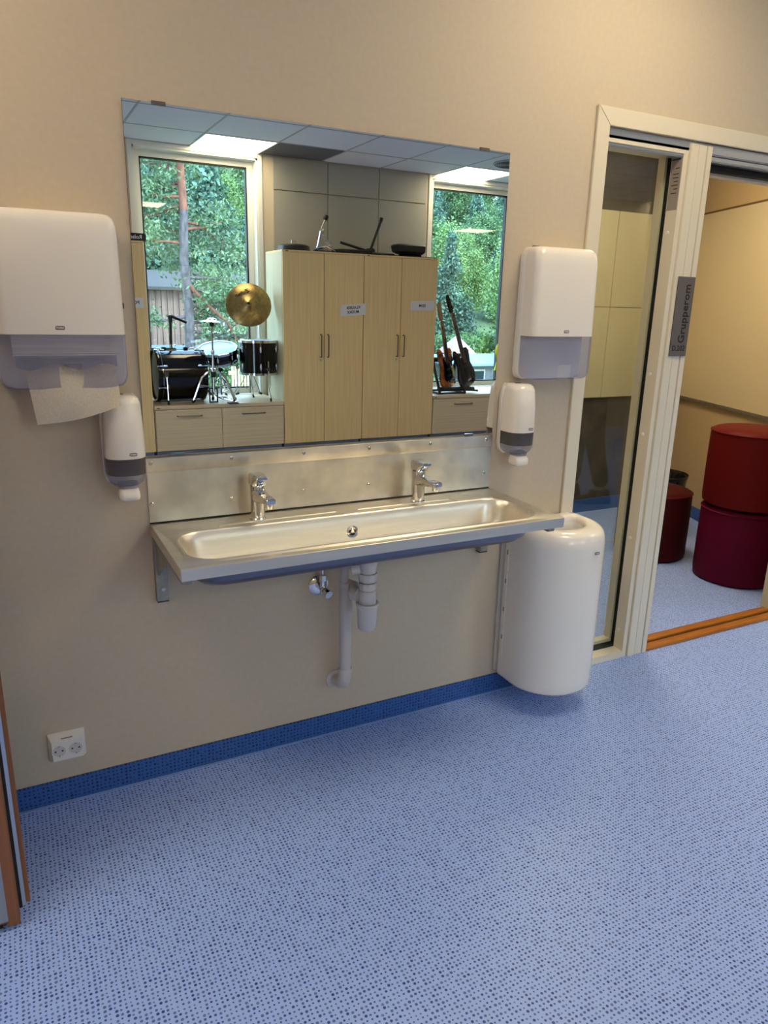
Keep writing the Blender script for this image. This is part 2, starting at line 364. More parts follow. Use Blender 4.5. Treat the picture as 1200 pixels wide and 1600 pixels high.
bm = bm_new(); prism(bm, [(1.3875, .003, 1.86), (1.3875, .052, 1.86), (1.3875, .052, 2.05), (1.3875, .003, 2.05)], (-.0006, 0, 0)); lb = obj('label_sticker', bm, m_sil, sc, label='grey printed sticker at the top of the frame')
for k, (z, w) in enumerate([(2.035, .040), (2.005, .018), (1.985, .026), (1.972, .026), (1.959, .020), (1.946, .030), (1.933, .018), (1.918, .028)]):
    bx('printed_line', m_ink, lb, 1.3862, 1.3870, .012, .012+w, z, z+(.003 if k else .004), smooth=0)
# centre post
po = sroot('door_2', (1.47, .05, 0))
bm = bm_new(); box(bm, 1.412, 1.452, -.010, .12, 0, 2.09); obj('door_post', bm, m_trim, po, bevel=.0015)
bm = bm_new(); box(bm, 1.455, 1.498, -.007, .12, 0, 2.09); obj('door_post', bm, m_trim, po, bevel=.0015)
bm = bm_new(); box(bm, 1.501, 1.527, -.009, .12, 0, 2.09); obj('door_post', bm, m_trim, po, bevel=.0015)
bm = bm_new(); box(bm, 2.485, 2.56, .0, .12, 0, 2.09); obj('door_post', bm, m_cream, po, bevel=.002)
bm = bm_new(); box(bm, 1.0, 2.56, .0, .035, 2.062, 2.10); box(bm, 1.0, 2.56, .004, .04, 2.040, 2.060); obj('track', bm, m_alu, po, bevel=.004)
bm = bm_new(); box(bm, 1.527, 2.485, .045, .075, 2.02, 2.13); obj('track_groove', bm, m_gasket, po)
bm = bm_new(); box(bm, 1.527, 2.485, .078, .12, 2.012, 2.13); obj('head_lining', bm, m_trim, po)
bm = bm_new(); box(bm, 1.527, 2.485, -.006, .040, 0, .014); obj('threshold_plank', bm, m_oakth, po, bevel=.002)
bm = bm_new(); box(bm, 1.527, 2.485, .058, .105, 0, .014); obj('threshold_plank', bm, m_oakth, po, bevel=.002)
bm = bm_new(); box(bm, 1.527, 2.485, .040, .058, 0, .004); obj('threshold_groove', bm, m_gasket, po)
# room sign
sg = thing('room_sign', (1.475, -.0125, 1.47), 'grey upright sign plate on the white post between glazing and doorway', 'sign')
bm = bm_new(); box(bm, 1.427, 1.521, -.014, -.0105, 1.319, 1.622); obj('sign_plate', bm, m_grey_s, sg, bevel=.001)
text('Grupperom', .048, (1.484, -.0145, 1.482), (90, -90, 0), m_ink, sg, sx=.98, bold=.0006)
text('D.202', .030, (1.474, -.0145, 1.349), (90, 0, 0), m_ink, sg, sx=.98, bold=.0002)

# group room shell
wf = None
bm = bm_new(); box(bm, .6, 3.9, 1.95, 2.1, 0, H+.1); wf = struct('wall_group_room_back', bm, m_concrete, smooth=0)
bm = bm_new(); box(bm, .6, 3.74, 1.944, 1.95, 0, .10); struct('baseboard_group_room', bm, m_base, smooth=0)
for i in range(4):
    for (z0, z1) in ((.876, 1.512), (1.516, 2.15)):
        x0 = 1.735+.605*i
        if x0+.6 > 3.74: x1 = 3.73
        else: x1 = x0+.6
        if x1 > x0: bx('wall_panel', m_cream, wf, x0, x1, 1.925, 1.95, z0, z1, bevel=.002)
bm = bm_new(); box(bm, .6, .75, .12, 1.95, 0, H+.1); struct('wall_group_room_west', bm, m_cream_wall, smooth=0)
U = Vector((.36, .93, 0)).normalized(); NW = Vector((-U.y, U.x, 0)); C0 = Vector((3.745, 1.95, 0))
def obq(s, d, z): return C0-U*s+NW*d+Vector((0, 0, z))     # s metres from the corner towards the sink wall, d out of the wall
def obox(bm, s0, s1, d0, d1, z0, z1):
    prism(bm, [obq(s0, d0, z0), obq(s1, d0, z0), obq(s1, d1, z0), obq(s0, d1, z0)], (0, 0, z1-z0))
bm = bm_new(); obox(bm, -.1, 2.0, -.12, 0, 0, H+.1); struct('wall_group_room_slanted', bm, m_cream_wall, smooth=0)
bm = bm_new(); obox(bm, .0, 1.95, 0, .006, 0, .09); struct('baseboard_group_room_slanted', bm, m_base, smooth=0)
bm = bm_new(); box(bm, .76, 4.2, .13, 1.94, H-.001, H+.1); struct('ceiling_group_room', bm, m_ceil, smooth=0)
m_stripb = mat('brown_edge', (112, 88, 54), .6)
wb = thing('whiteboard', obq(.9, .01, .87), 'large cream whiteboard on the slanted wall of the group room', 'whiteboard')
bm = bm_new(); obox(bm, .06, 1.75, .003, .018, .875, 2.175); obj('board', bm, m_wboard, wb)
bm = bm_new(); obox(bm, .05, 1.76, .003, .022, 2.173, 2.184); obj('edge_strip', bm, m_stripb, wb)
bm = bm_new(); obox(bm, .05, 1.76, .003, .026, .856, .876); obj('edge_strip', bm, m_galv, wb)
gl = thing('ceiling_light', (2.2, .95, H), 'unseen square ceiling light panel added to light the group room', 'ceiling light', 'ceiling light panels')  # out-of-view panel, added to light the group room
bm = bm_new(); box(bm, 1.88, 2.52, .62, 1.28, H-.012, H-.001); obj('frame', bm, m_white2, gl)
m_light2 = emit_mat('group_room_fill', (1, .82, .56), 15)
bx('diffuser', m_light2, gl, 1.9, 2.5, .65, 1.25, H-.016, H-.0125, smooth=0)
# poufs
def pouf(c, r, z0, z1, m, label, ms):
    t = thing('pouf', (c[0], c[1], z0), label, 'pouf', 'round leatherette poufs')
    bm = bm_new(); h = z1-z0
    lathe(bm, [(r*.9, 0), (r*.985, .012), (r, .04), (r*1.004, h*.5), (r, h-.035), (r-.004, h-.012)], (c[0], c[1], z0), n=40, cap1=False); obj('pouf_side', bm, m, t)
    bm = bm_new(); lathe(bm, [(r-.004, h-.012), (r-.014, h-.002), (r-.03, h+.004), (r*.5, h+.010), (.01, h+.012)], (c[0], c[1], z0), n=40); obj('pouf_top', bm, m, t)
    bm = bm_new(); n = 40; tube(bm, [(c[0]+r*math.cos(2*PI*k/n), c[1]+r*math.sin(2*PI*k/n), z1-.014) for k in range(n+1)], .004, 6, False); obj('piping', bm, ms, t)
    return t
pouf((2.76, .50), .227, 0, .43, m_mag, 'dark magenta round pouf under the red one in the doorway', m_mag)
pouf((2.765, .50), .236, .443, .872, m_red, 'dark red round pouf stacked on top of the magenta one', m_red)
pouf((2.62, 1.02), .215, 0, .43, m_maroon, 'maroon round pouf behind the stacked pair', m_red)
t = thing('waste_basket', (3.0, 1.33, 0), 'black open-top waste basket behind the maroon pouf', 'basket')
bm = bm_new(); lathe(bm, [(.14, 0), (.145, .01), (.165, .40), (.172, .41), (.172, .42), (.160, .42), (.156, .40), (.135, .03), (.01, .025)], (3.0, 1.33, 0), n=32); obj('basket_body', bm, m_black, t)
bm = bm_new(); lathe(bm, [(.158, .30), (.17, .415), (.176, .425), (.172, .43), (.15, .40), (.13, .30)], (3.0, 1.33, 0), n=32, cap0=False, cap1=False); obj('bin_liner', bm, m_blackg, t)

#PART2
# ------------------------------------------------------------------ mirror and sink
mi = thing('wall_mirror', (0, 0, 1.057), 'large frameless mirror above the steel sink', 'mirror')
bx('mirror_glass', m_mirror, mi, -.6, .6, -.006, -.001, 1.0565, 1.9715, smooth=0)
bm = bm_new(); box(bm, -.6003, .6003, -.0052, -.0005, 1.0562, 1.9718); obj('mirror_edge', bm, m_grey_s, mi, smooth=0)
for x in (-.51, .50):
    bx('mirror_clip', m_grey_s, mi, x-.018, x+.018, -.009, -.001, 1.966, 1.976, bevel=.001)
    bx('mirror_clip', m_chrome, mi, x-.018, x+.018, -.009, -.001, 1.050, 1.060, bevel=.001)
SK = thing('wash_trough', (0, -.2, .72), 'long stainless steel wash trough mounted on the beige wall', 'sink')
def cp(bm, rr, z): return [Vector((p.x, p.y, z if not callable(z) else z(p.y))) for p in rr]
bm = bm_new(); NN = 8
O = lambda i, z: rrect(-.6+i, .6-i, -.425+i, -.004, .003, z, NN)
def opn(i, z, r): return cp(bm, rrect(-.562+i, .548-i, -.388+i, -.140-i, r, 0, NN), z)
sl = lambda a: (lambda y: a+max(0, (-y-.17))*.16)
rings = [O(.006, .8215), O(.001, .8216), O(0, .8226), O(0, .8522), O(.0008, .853), opn(-.012, .853, .085), opn(-.006, .857, .08), opn(0, .857, .075), opn(.004, .853, .073), opn(.010, .83, .072),
         opn(.013, .815, .071), opn(.018, sl(.790), .07), opn(.023, sl(.775), .067), opn(.030, sl(.763), .064), opn(.040, sl(.753), .058), opn(.052, sl(.747), .052), opn(.075, sl(.743), .04)]
loft(bm, rings, False, True); obj('basin', bm, m_steel, SK, smooth=33)
bm = bm_new()
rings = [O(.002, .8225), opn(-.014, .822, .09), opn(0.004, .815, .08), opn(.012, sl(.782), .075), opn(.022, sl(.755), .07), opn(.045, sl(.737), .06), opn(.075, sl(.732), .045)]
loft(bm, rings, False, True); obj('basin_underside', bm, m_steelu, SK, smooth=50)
bm = bm_new(); rp = [(-.545, -.13), (-.43, -.126), (-.418, -.095), (-.045, -.095), (-.030, -.127), (-.008, -.132), (.015, -.127), (.030, -.095), (.375, -.095), (.392, -.124), (.53, -.13)]
for k in range(len(rp)-1): tube(bm, [(*rp[k], .8535), (*rp[k+1], .8535)], .0028, 6)
obj('deck_ridge', bm, m_steel, SK)
bm = bm_new(); lathe(bm, [(.021, 0), (.021, .003), (.017, .005), (.012, .0035), (.011, .001)], (-.016, -.152, .803), (0, -1, .25), 28); dr = obj('drain_strainer', bm, m_chrome, SK)
bm = bm_new(); lathe(bm, [(.0165, 0), (.0165, .0036)], (-.016, -.152, .803), (0, -1, .25), 24); obj('drain_hole', bm, m_ink, dr)
bm = bm_new(); q = Vector((0, 0, 1)).rotation_difference(Vector((0, -1, .25)).normalized())
for k in range(3):
    a = k*2*PI/3+PI/2; c = Vector((-.016, -.152, .803)); e1 = q @ Vector((math.cos(a), math.sin(a), 0)); nn = q @ Vector((0, 0, 1))
    tube(bm, [c+nn*.004, c+nn*.004+e1*.018], .0018, 6)
tube(bm, [c+nn*.003, c+nn*.007], .005, 10); obj('drain_cross', bm, m_chrome, dr)
bs = thing('steel_backsplash', (0, 0, .855), 'stainless steel backsplash screwed to the wall behind the trough', 'backsplash')
bm = bm_new(); box(bm, -.6, .6, -.006, -.0005, .856, 1.012); obj('splash_panel', bm, m_steelp, bs, bevel=.0015)
bm = bm_new(); prism(bm, [(-.6, -.006, 1.006), (-.6, -.010, 1.012), (-.6, -.010, 1.049), (-.6, -.0005, 1.052), (-.6, -.0005, 1.006)], (1.2, 0, 0)); obj('top_flange', bm, m_steelp, bs)
bm = bm_new(); prism(bm, [(-.6, -.006, .856), (-.6, -.010, .8545), (-.6, -.0005, .8545), (-.6, -.0005, .86)], (1.2, 0, 0)); obj('bottom_seam', bm, m_gasket, bs)
for x, z in [(-.352, 1.033), (-.121, 1.033), (.108, 1.033), (.342, 1.034), (.572, 1.034), (-.588, 1.036), (-.355, .907), (-.122, .909), (.110, .909), (-.591, .913), (.574, .911)]:
    bm = bm_new(); y = -.010 if z > 1 else -.006
    lathe(bm, [(.0062, 0), (.0062, .0012), (.0045, .0028), (.0018, .003)], (x, y, z), (0, -1, 0), 12); obj('screw', bm, m_screw, bs)
for x, nm in ((-.295, 'left'), (.262, 'right')):
    t = thing('basin_tap', (x, -.075, .854), 'chrome single-lever tap on the %s half of the trough' % nm, 'tap', 'chrome basin taps')
    bm = bm_new(); lathe(bm, [(.0245, 0), (.0245, .004), (.022, .007), (.0215, .06), (.0225, .103), (.0215, .106)], (x, -.075, .854), n=24); obj('tap_body', bm, m_chrome, t)
    bm = bm_new()
    def sec(y, zc, w, h): return [Vector((x+a*w, y, zc+b*h)) for a, b in ((-.8, -1), (.8, -1), (1, -.6), (1, .6), (.8, 1), (-.8, 1), (-1, .6), (-1, -.6))]
    loft(bm, [sec(-.072, .930, .019, .020), sec(-.10, .932, .0195, .018), sec(-.15, .934, .018, .011), sec(-.198, .938, .0165, .008), sec(-.205, .938, .014, .006)]); obj('spout', bm, m_chrome, t, bevel=.0015)
    bm = bm_new(); lathe(bm, [(.011, 0), (.012, .002), (.012, .018)], (x, -.187, .916), (0, -.12, 1), 16); obj('aerator', bm, m_chrome, t)
    bm = bm_new()
    def sec2(y, z0, z1, w): return [Vector((x+a*w, y, b)) for a, b in ((-.85, z0), (.85, z0), (1, z0+.004), (1, z1-.005), (.8, z1), (-.8, z1), (-1, z1-.005), (-1, z0+.004))]
    loft(bm, [sec2(-.050, .962, .990, .017), sec2(-.060, .961, .996, .0215), sec2(-.098, .961, .996, .0215), sec2(-.102, .968, .995, .0205), sec2(-.128, .985, .994, .017)]); h = obj('lever', bm, m_chrome, t, bevel=.001)
    for sx, mm in ((-.006, m_red), (.006, m_base)):
        bx('temperature_mark', mm, h, x+sx-.003, x+sx+.003, -.1035, -.098, .9645, .9675, smooth=0)
for x, s in ((-.578, 1), (.578, -1)):
    t = thing('wall_bracket', (x, 0, .62), 'galvanised steel bracket under the %s end of the trough' % ('left' if x < 0 else 'right'), 'bracket', 'trough brackets')
    a0, a1 = sorted((x-s*.019, x+s*.016))
    bm = bm_new(); box(bm, a0, a1, -.030, -.001, .617, .822); obj('upright', bm, m_galv, t, bevel=.0015)
    bm = bm_new(); box(bm, a0+.004, a1-.004, -.39, -.031, .799, .8215); obj('arm', bm, m_galv, t, bevel=.0015)
    bm = bm_new(); b0, b1 = sorted((x-s*.012, x-s*.008)); prism(bm, [(b0, -.031, .70), (b0, -.20, .798), (b0, -.031, .798)], (b1-b0, 0, 0)); obj('gusset', bm, m_galv, t)
    bx('end_cap', m_black, t, a0+.001, a1-.001, -.029, -.002, .613, .617)
    for z in (.655, .79):
        bm = bm_new(); lathe(bm, [(.007, 0), (.006, .003), (.002, .004)], (x, -.030, z), (0, -1, 0), 10); obj('bolt', bm, m_screw, t)
# plumbing
t = thing('shut_off_valve', (-.06, 0, .58), 'small chrome shut-off valve on the wall under the trough', 'valve')
c = (-.068, 0, .577)
bm = bm_new(); lathe(bm, [(.036, .001), (.0355, .006), (.028, .011), (.018, .013)], c, (0, -1, 0), 28); obj('rosette', bm, m_chrome, t)
bm = bm_new(); tube(bm, [(c[0], -.012, c[2]), (c[0], -.055, c[2])], .011, 14); tube(bm, [(c[0], -.040, c[2]-.012), (c[0], -.040, c[2]+.03)], .010, 14); tube(bm, [(c[0], -.040, c[2]+.03), (c[0], -.040, c[2]+.048)], .0125, 6); obj('valve_body', bm, m_chrome, t)
bm = bm_new(); tube(bm, [(c[0]+.003, -.055, c[2]-.004), (c[0]+.008, -.075, c[2]-.010)], [.013, .015], 8); obj('valve_knob', bm, m_chrome, t)
bm = bm_new(); tube(bm, [(c[0], -.040, c[2]+.048), (c[0]-.002, -.045, .68), (c[0]-.01, -.055, .72)], .005, 8); obj('supply_pipe', bm, m_chrome, t)
t = thing('drain_trap', (.03, -.17, .45), 'white plastic bottle trap with waste pipe under the trough', 'drain pipe')
X, Y = .036, -.165
bm = bm_new(); lathe(bm, [(.036, .722), (.037, .716), (.030, .69), (.026, .672), (.026, .664)], (X, Y, 0), n=28); obj('funnel', bm, m_pipe, t)
def nut(z0, z1, r, cx, cy):
    bm = bm_new(); n = 40
    loft(bm, [[Vector((cx+(rr+(.0015 if k % 4 < 2 else 0))*math.cos(2*PI*k/n), cy+(rr+(.0015 if k % 4 < 2 else 0))*math.sin(2*PI*k/n), z)) for k in range(n)] for z, rr in ((z0, r-.001), (z0+.002, r), (z1-.002, r), (z1, r-.001))])
    obj('coupling_nut', bm, m_pipe, t)
nut(.635, .662, .029, X, Y); nut(.606, .630, .028, X, Y)
bm = bm_new(); lathe(bm, [(.027, .55), (.029, .553), (.029, .604), (.024, .606)], (X, Y, 0), n=28); obj('trap_body', bm, m_pipe, t)
bm = bm_new(); lathe(bm, [(.010, .466), (.026, .467), (.030, .473), (.034, .548), (.038, .552), (.038, .560), (.033, .561), (.030, .556)], (X, Y, 0), n=28); obj('trap_cup', bm, m_pipe, t)
px, py = .004, -.065
bm = bm_new(); tube(bm, [(X-.02, Y+.01, .585), (X-.03, Y+.04, .585), (px+.02, py-.02, .588), (px+.003, py, .592)], .019, 16); tube(bm, [(X-.022, Y+.012, .585), (X-.032, Y+.035, .585)], .024, 16); obj('trap_outlet', bm, m_pipe, t)
bm = bm_new(); tube(bm, [(px, py, .60), (px, py, .255)], .0195, 20); obj('waste_pipe', bm, m_pipe, t)
bm = bm_new(); lathe(bm, [(.0205, .50), (.0245, .502), (.0245, .512), (.0225, .516), (.0225, .578), (.020, .582)], (px, py, 0), n=24); obj('pipe_socket', bm, m_pipe, t); bm = bm_new(); lathe(bm, [(.0205, .268), (.0248, .270), (.0248, .280), (.0228, .284), (.0228, .262)], (px, py, 0), n=24); obj('pipe_socket', bm, m_pipe, t)
bm = bm_new(); tube(bm, [(px, py, .272), (px, py, .250), (px, py+.010, .228), (px-.003, py+.030, .216), (px-.008, -.001, .213)], [.0225, .0225, .023, .0225, .021], 20); obj('elbow', bm, m_pipe, t)
bm = bm_new(); lathe(bm, [(.035, .001), (.034, .005), (.024, .008)], (px-.010, 0, .213), (0, -1, 0), 28); obj('wall_rosette', bm, m_pipe, t)
bm = bm_new(); tube(bm, [(X-.02, Y, .680), (px+.01, py-.05, .672), (px-.005, py-.02, .668), (px-.004, py, .655), (px-.004, py, .60)], [.014, .014, .015, .014, .014], 12); tube(bm, [(X-.028, Y+.003, .680), (X-.052, Y+.012, .677)], .0185, 14); obj('overflow_arm', bm, m_pipe, t)
bm = bm_new(); lathe(bm, [(.042, .710), (.042, .716), (.03, .722)], (px+.0, py-.09, 0), n=24); obj('overflow_cup', bm, m_pipe, t)
# ------------------------------------------------------------------ dispensers
def dense(ring, step):
    out = []
    for a, b in zip(ring, ring[1:]+ring[:1]):
        k = max(1, int((b-a).length/step))
        out += [a.lerp(b, i/k) for i in range(k)]
    return out
def badge(x, y, z, par, w=.022, full=True):
    bm = bm_new(); h = w*.42
    ring = rrect(x-w/2, x+w/2, -h/2, h/2, h*.3, 0, 4)
    loft(bm, [[Vector((p.x, y, z+p.y+(.12*h*math.cos((p.x-x)/w*PI) if p.y > 0 else 0))) for p in ring], [Vector((p.x, y-.0008, z+p.y+(.12*h*math.cos((p.x-x)/w*PI) if p.y > 0 else 0))) for p in ring]])
    b = obj('badge', bm, m_grey_s, par)
    text('TORK', w*.31, (x, y-.001, z), ONWALL, m_white, b, ext=.0002, sx=1.05, bold=.0002)
def towel_dispenser(x0, x1, z0, zs, z1, d, label, paper):
    t = thing('paper_dispenser', ((x0+x1)/2, 0, z0), label, 'dispenser', 'white wall-mounted paper dispensers')
    fr = .028
    def rg(i, z, dd=0): return rrect(x0+i, x1-i, -d+dd, -.004, [fr, .003, .003, fr], z, 6)
    bm = bm_new(); loft(bm, [rg(0, zs), rg(0, zs+.002), rg(.003, z1-.06, .002), rg(.005, z1-.028, .005), rg(.009, z1-.012, .012), rg(.016, z1-.003, .022), rg(.026, z1, .036)], False, True)
    obj('cover', bm, m_white, t, smooth=60)
    bm = bm_new()
    def rb(i, z): return rrect(x0-.004+i, x1+.004-i, -.034, -.001, [.006, .002, .002, .006], z, 3)
    loft(bm, [rb(.026, z0-.002), rb(.012, z0+.003), rb(.004, z0+.014), rb(.001, z0+.03), rb(0, z0+.1), rb(.005, z1-.03), rb(.014, z1-.012), rb(.028, z1-.002)]); obj('back_plate', bm, m_white2, t)
    # smoky lower cover with a notch for the paper
    bm = bm_new(); lv = [(.030, z0), (.014, z0+.004), (.006, z0+.011), (.002, z0+.022), (0, z0+.034)]+[(0, z0+.034+(zs-z0-.034)*k/7) for k in range(1, 8)]
    rr = [dense(rg(0, z), .007) for i, z in lv]
    for (i, z), r in zip(lv, rr):
        for p in r:
            s = 1-i/((x1-x0)/2); p.x = (x0+x1)/2+(p.x-(x0+x1)/2)*s; p.y = p.y*(1-i*2.2)
    vs = loft(bm, rr, False, False); xc = (x0+x1)/2+.010; nw = .026
    dele = [f for f in bm.faces if (lambda c: c.y < -d*.6 and abs(c.x-xc) < nw and c.z < z0+.058)(f.calc_center_median())]
    bmesh.ops.delete(bm, geom=dele, context='FACES')
    obj('window_cover', bm, m_smoke, t, smooth=60)
    # inside: guide plate
    bm = bm_new(); n = 18; top = zs-.052; pts = []
    if not paper: x_keep = False
    else: x_keep = True
    for k in range(n+1):
        u = k/n; xx = x0+.036+(x1-x0-.064)*u; pts.append((xx, top-.028-.008*math.sin(u*PI*4)))
    poly = [(x0+.036, top)]+pts+[(x1-.028, top)]
    
    if x_keep: prism(bm, [(a, -d+.007, b) for a, b in poly], (0, .003, 0)); obj('guide_plate', bm, m_smoke, t)
    else: bm.free()
    if paper:
        bx('towel_stack', m_towels, t, x0+.032, x1-.042, -d+.014, -.036, zs-.060, zs+.20, bevel=.003)
    bx('key_lock', m_black, t, x1-.004, x1+.0022, -.075, -.060, zs+.062, zs+.082, bevel=.003)
    bx('top_latch', m_black, t, x0+.035, x0+.058, -.030, -.012, z1-.006, z1+.004, bevel=.002)
    if paper:
        bx('seam_line', m_sil, t, x0+.02, x1-.02, -d+.0005, -d+.003, zs-.0475, zs-.0465)
    badge((x0+x1)/2+.006 if not paper else (x0+x1)/2-.006, -d+.0002, zs+.016, t)
    return t
towel_dispenser(-.943, -.641, 1.262, 1.397, 1.69, .10, 'white towel dispenser at left with a paper towel hanging out', True)
towel_dispenser(.674, .953, 1.250, 1.397, 1.69, .10, 'white towel dispenser on the right beside the glazed door frame', False)
bm = bm_new(); n = 9
cols = []
L0, L1, B0, B1 = Vector((-.890, -.062, 1.338)), Vector((-.672, -.062, 1.342)), Vector((-.872, -.098, 1.174)), Vector((-.668, -.112, 1.217))
grid = []
for j in range(n+1):
    v = j/n; row = []
    for i in range(13):
        u = i/12; p = (L0.lerp(L1, u)).lerp(B0.lerp(B1, u), v); p.z -= .010*math.sin(u*PI)*v; p.y += -.016*math.sin(v*PI)*(.6+.4*math.sin(u*5)); row.append(bm.verts.new(p))
    grid.append(row)
for j in range(n):
    for i in range(12): bm.faces.new((grid[j][i], grid[j][i+1], grid[j+1][i+1], grid[j+1][i]))
bmesh.ops.solidify(bm, geom=bm.faces[:], thickness=.0006)
tag(obj('paper_towel', bm, m_paper), 'white paper towel hanging out of the left dispenser', 'paper towel')
def soap(xc, zt, label):
    w = .053; zb = zt-.29
    t = thing('soap_dispenser', (xc, 0, zb), label, 'dispenser', 'white wall-mounted soap dispensers')
    def rg(i, z, d): return rrect(xc-w+i, xc+w-i, -d, -.003, [max(.010, .046-i), .004, .004, max(.010, .046-i)], z, 8)
    z1 = zb+.122; z2 = z1-.046; z3 = z2-.034
    bm = bm_new(); loft(bm, [rg(0, z1, .108), rg(0, z1+.004, .109), rg(.002, zt-.08, .106), rg(.0055, zt-.022, .099), rg(.010, zt-.009, .092), rg(.018, zt-.002, .082), rg(.028, zt, .07)], False, True); obj('cover', bm, m_white, t, smooth=60)
    bm = bm_new(); loft(bm, [rg(.001, z2, .107), rg(.0005, z1, .1075)], False, False); obj('level_window', bm, m_smoke2, t, smooth=60)
    bm = bm_new(); loft(bm, [rg(.030, z3-.002, .070), rg(.018, z3+.002, .086), rg(.008, z3+.011, .098), rg(.002, z3+.024, .106), rg(.001, z2, .107)], True, False); obj('lower_shell', bm, m_smoke, t, smooth=60)
    bx('soap_cartridge', m_grey_s, t, xc-.040, xc+.040, -.088, -.02, z2+.004, zt-.03, bevel=.01)
    bm = bm_new()
    def rb(i, z): return rrect(xc-w-.002+i, xc+w+.002-i, -.022, -.001, .004, z, 2)
    loft(bm, [rb(.020, z3-.004), rb(.006, z3+.008), rb(0, z3+.03), rb(0, zt-.05), rb(.008, zt-.012), rb(.018, zt-.002)]); obj('back_plate', bm, m_white2, t)
    bm = bm_new()
    def rp(i, z, j=0): return rrect(xc-.027+i, xc+.029-i, -.096+i+j, -.038-i, .012, z, 5)
    loft(bm, [rp(.008, zb), rp(.001, zb+.006), rp(0, zb+.014), rp(.001, zb+.026), rp(.005, z3-.002, .006)]); obj('pump_nozzle', bm, m_white, t, smooth=60)
    bm = bm_new(); loft(bm, [rp(.004, z3-.006, .004), rp(.002, z3+.008, .004)]); obj('nozzle_collar', bm, m_smoke, t, smooth=60)
    bm = bm_new(); ring = [Vector((xc-.004+.013*math.cos(a), -.040+.006*math.sin(a), zt-.001)) for a in [2*PI*k/16 for k in range(16)]]; loft(bm, [ring, [p+Vector((0, 0, .0022)) for p in ring]]); obj('key_slot', bm, m_black, t)
    badge(xc+.014, -.108, z1+.013, t, .020)
    return t
soap(-.661, 1.238, 'white soap dispenser below the left towel dispenser')
soap(.677, 1.235, 'white soap dispenser below the right towel dispenser')
# ------------------------------------------------------------------ waste bin
wbn = thing('waste_bin', (.88, 0, .07), 'tall white rounded waste bin hung on the wall at the right of the trough', 'bin')
bx0, bx1, bd = .677, 1.022, .285
def rw(i, z, d=0, back=-.012, up=.012):
    z += up; return rrect(bx0+i, bx1-i, -bd+i+d, back-(i if i > .03 else 0), [max(.03, .165-i), max(.02, .03-i), max(.02, .03-i), max(.03, .165-i)], z, 12)
bm = bm_new(); loft(bm, [rw(.018, .078), rw(.004, .083), rw(.001, .092), rw(0, .12), rw(0, .655), rw(.003, .677), rw(.010, .697), rw(.022, .709, .004), rw(.034, .713, .014), rw(.046, .711, .030), rw(.052, .703, .036), rw(.054, .68, .036), rw(.06, .40, .036)], True, False)
obj('bin_body', bm, m_white, wbn, smooth=60)
bm = bm_new(); loft(bm, [rw(.075, .10), rw(.066, .675, .03), rw(.060, .69, .034)], True, False); obj('bin_liner', bm, m_white2, wbn)
bm = bm_new(); loft(bm, [rw(.055, .066), rw(.045, .072), rw(.045, .079)]); obj('base_plate', bm, m_white2, wbn)
bm = bm_new(); box(bm, bx0+.001, bx1-.001, -.014, -.001, .10, .66); obj('wall_rail', bm, m_white2, wbn, bevel=.002)
for k in range(4):
    z = .19+.115*k; bx('hinge_strip', m_white, wbn, bx0-.0035, bx0+.002, -.058, -.050, z, z+.108, bevel=.001)
for k in range(4):
    z = .255+.115*k; bx('strip_clip', m_sil, wbn, bx0-.005, bx0+.002, -.056, -.048, z, z+.018, bevel=.001)
badge(.893, -bd+.0002, .648, wbn, .022)
# ------------------------------------------------------------------ double socket
so_ = thing('wall_socket', (-.88, 0, .19), 'white double wall socket above the blue skirting at left', 'socket')
x0, x1, z0, z1 = -.934, -.831, .150, .238
bm = bm_new(); prism_r = [rrect(x0+i, x1-i, z0+i, z1-i*1.5, .002, 0, 2) for i in (0, .001, .010)]
loft(bm, [[Vector((p.x, y, p.y)) for p in r] for r, y in zip(prism_r, (-.001, -.010, -.030))]); obj('socket_housing', bm, m_white2, so_, smooth=25)
for xx in (-.906, -.860):
    bm = bm_new(); lathe(bm, [(.0195, -.0302), (.0198, -.031), (.0185, -.0315), (.0175, -.0302)], (xx, 0, .192), (0, 1, 0), 24, False, False)
    s_ = obj('socket_well', bm, m_white2, so_)
    bm = bm_new(); lathe(bm, [(.0176, .0301), (.0176, .0303)], (xx, 0, .192), (0, -1, 0), 24); obj('well_floor', bm, m_pipe, s_)
    for dx in (-.0095, .0095):
        bm = bm_new(); lathe(bm, [(.0026, .0302), (.0026, .0307)], (xx+dx, 0, .192), (0, -1, 0), 10); obj('pin_hole', bm, m_ink, s_)
    for dz in (-.0165, .0165): bx('earth_clip', m_screw, s_, xx-.002, xx+.002, -.0325, -.030, .192+dz-.0015, .192+dz+.0015)
bx('label_strip', m_sil, so_, -.898, -.866, -.0275, -.0235, .2285, .2305)
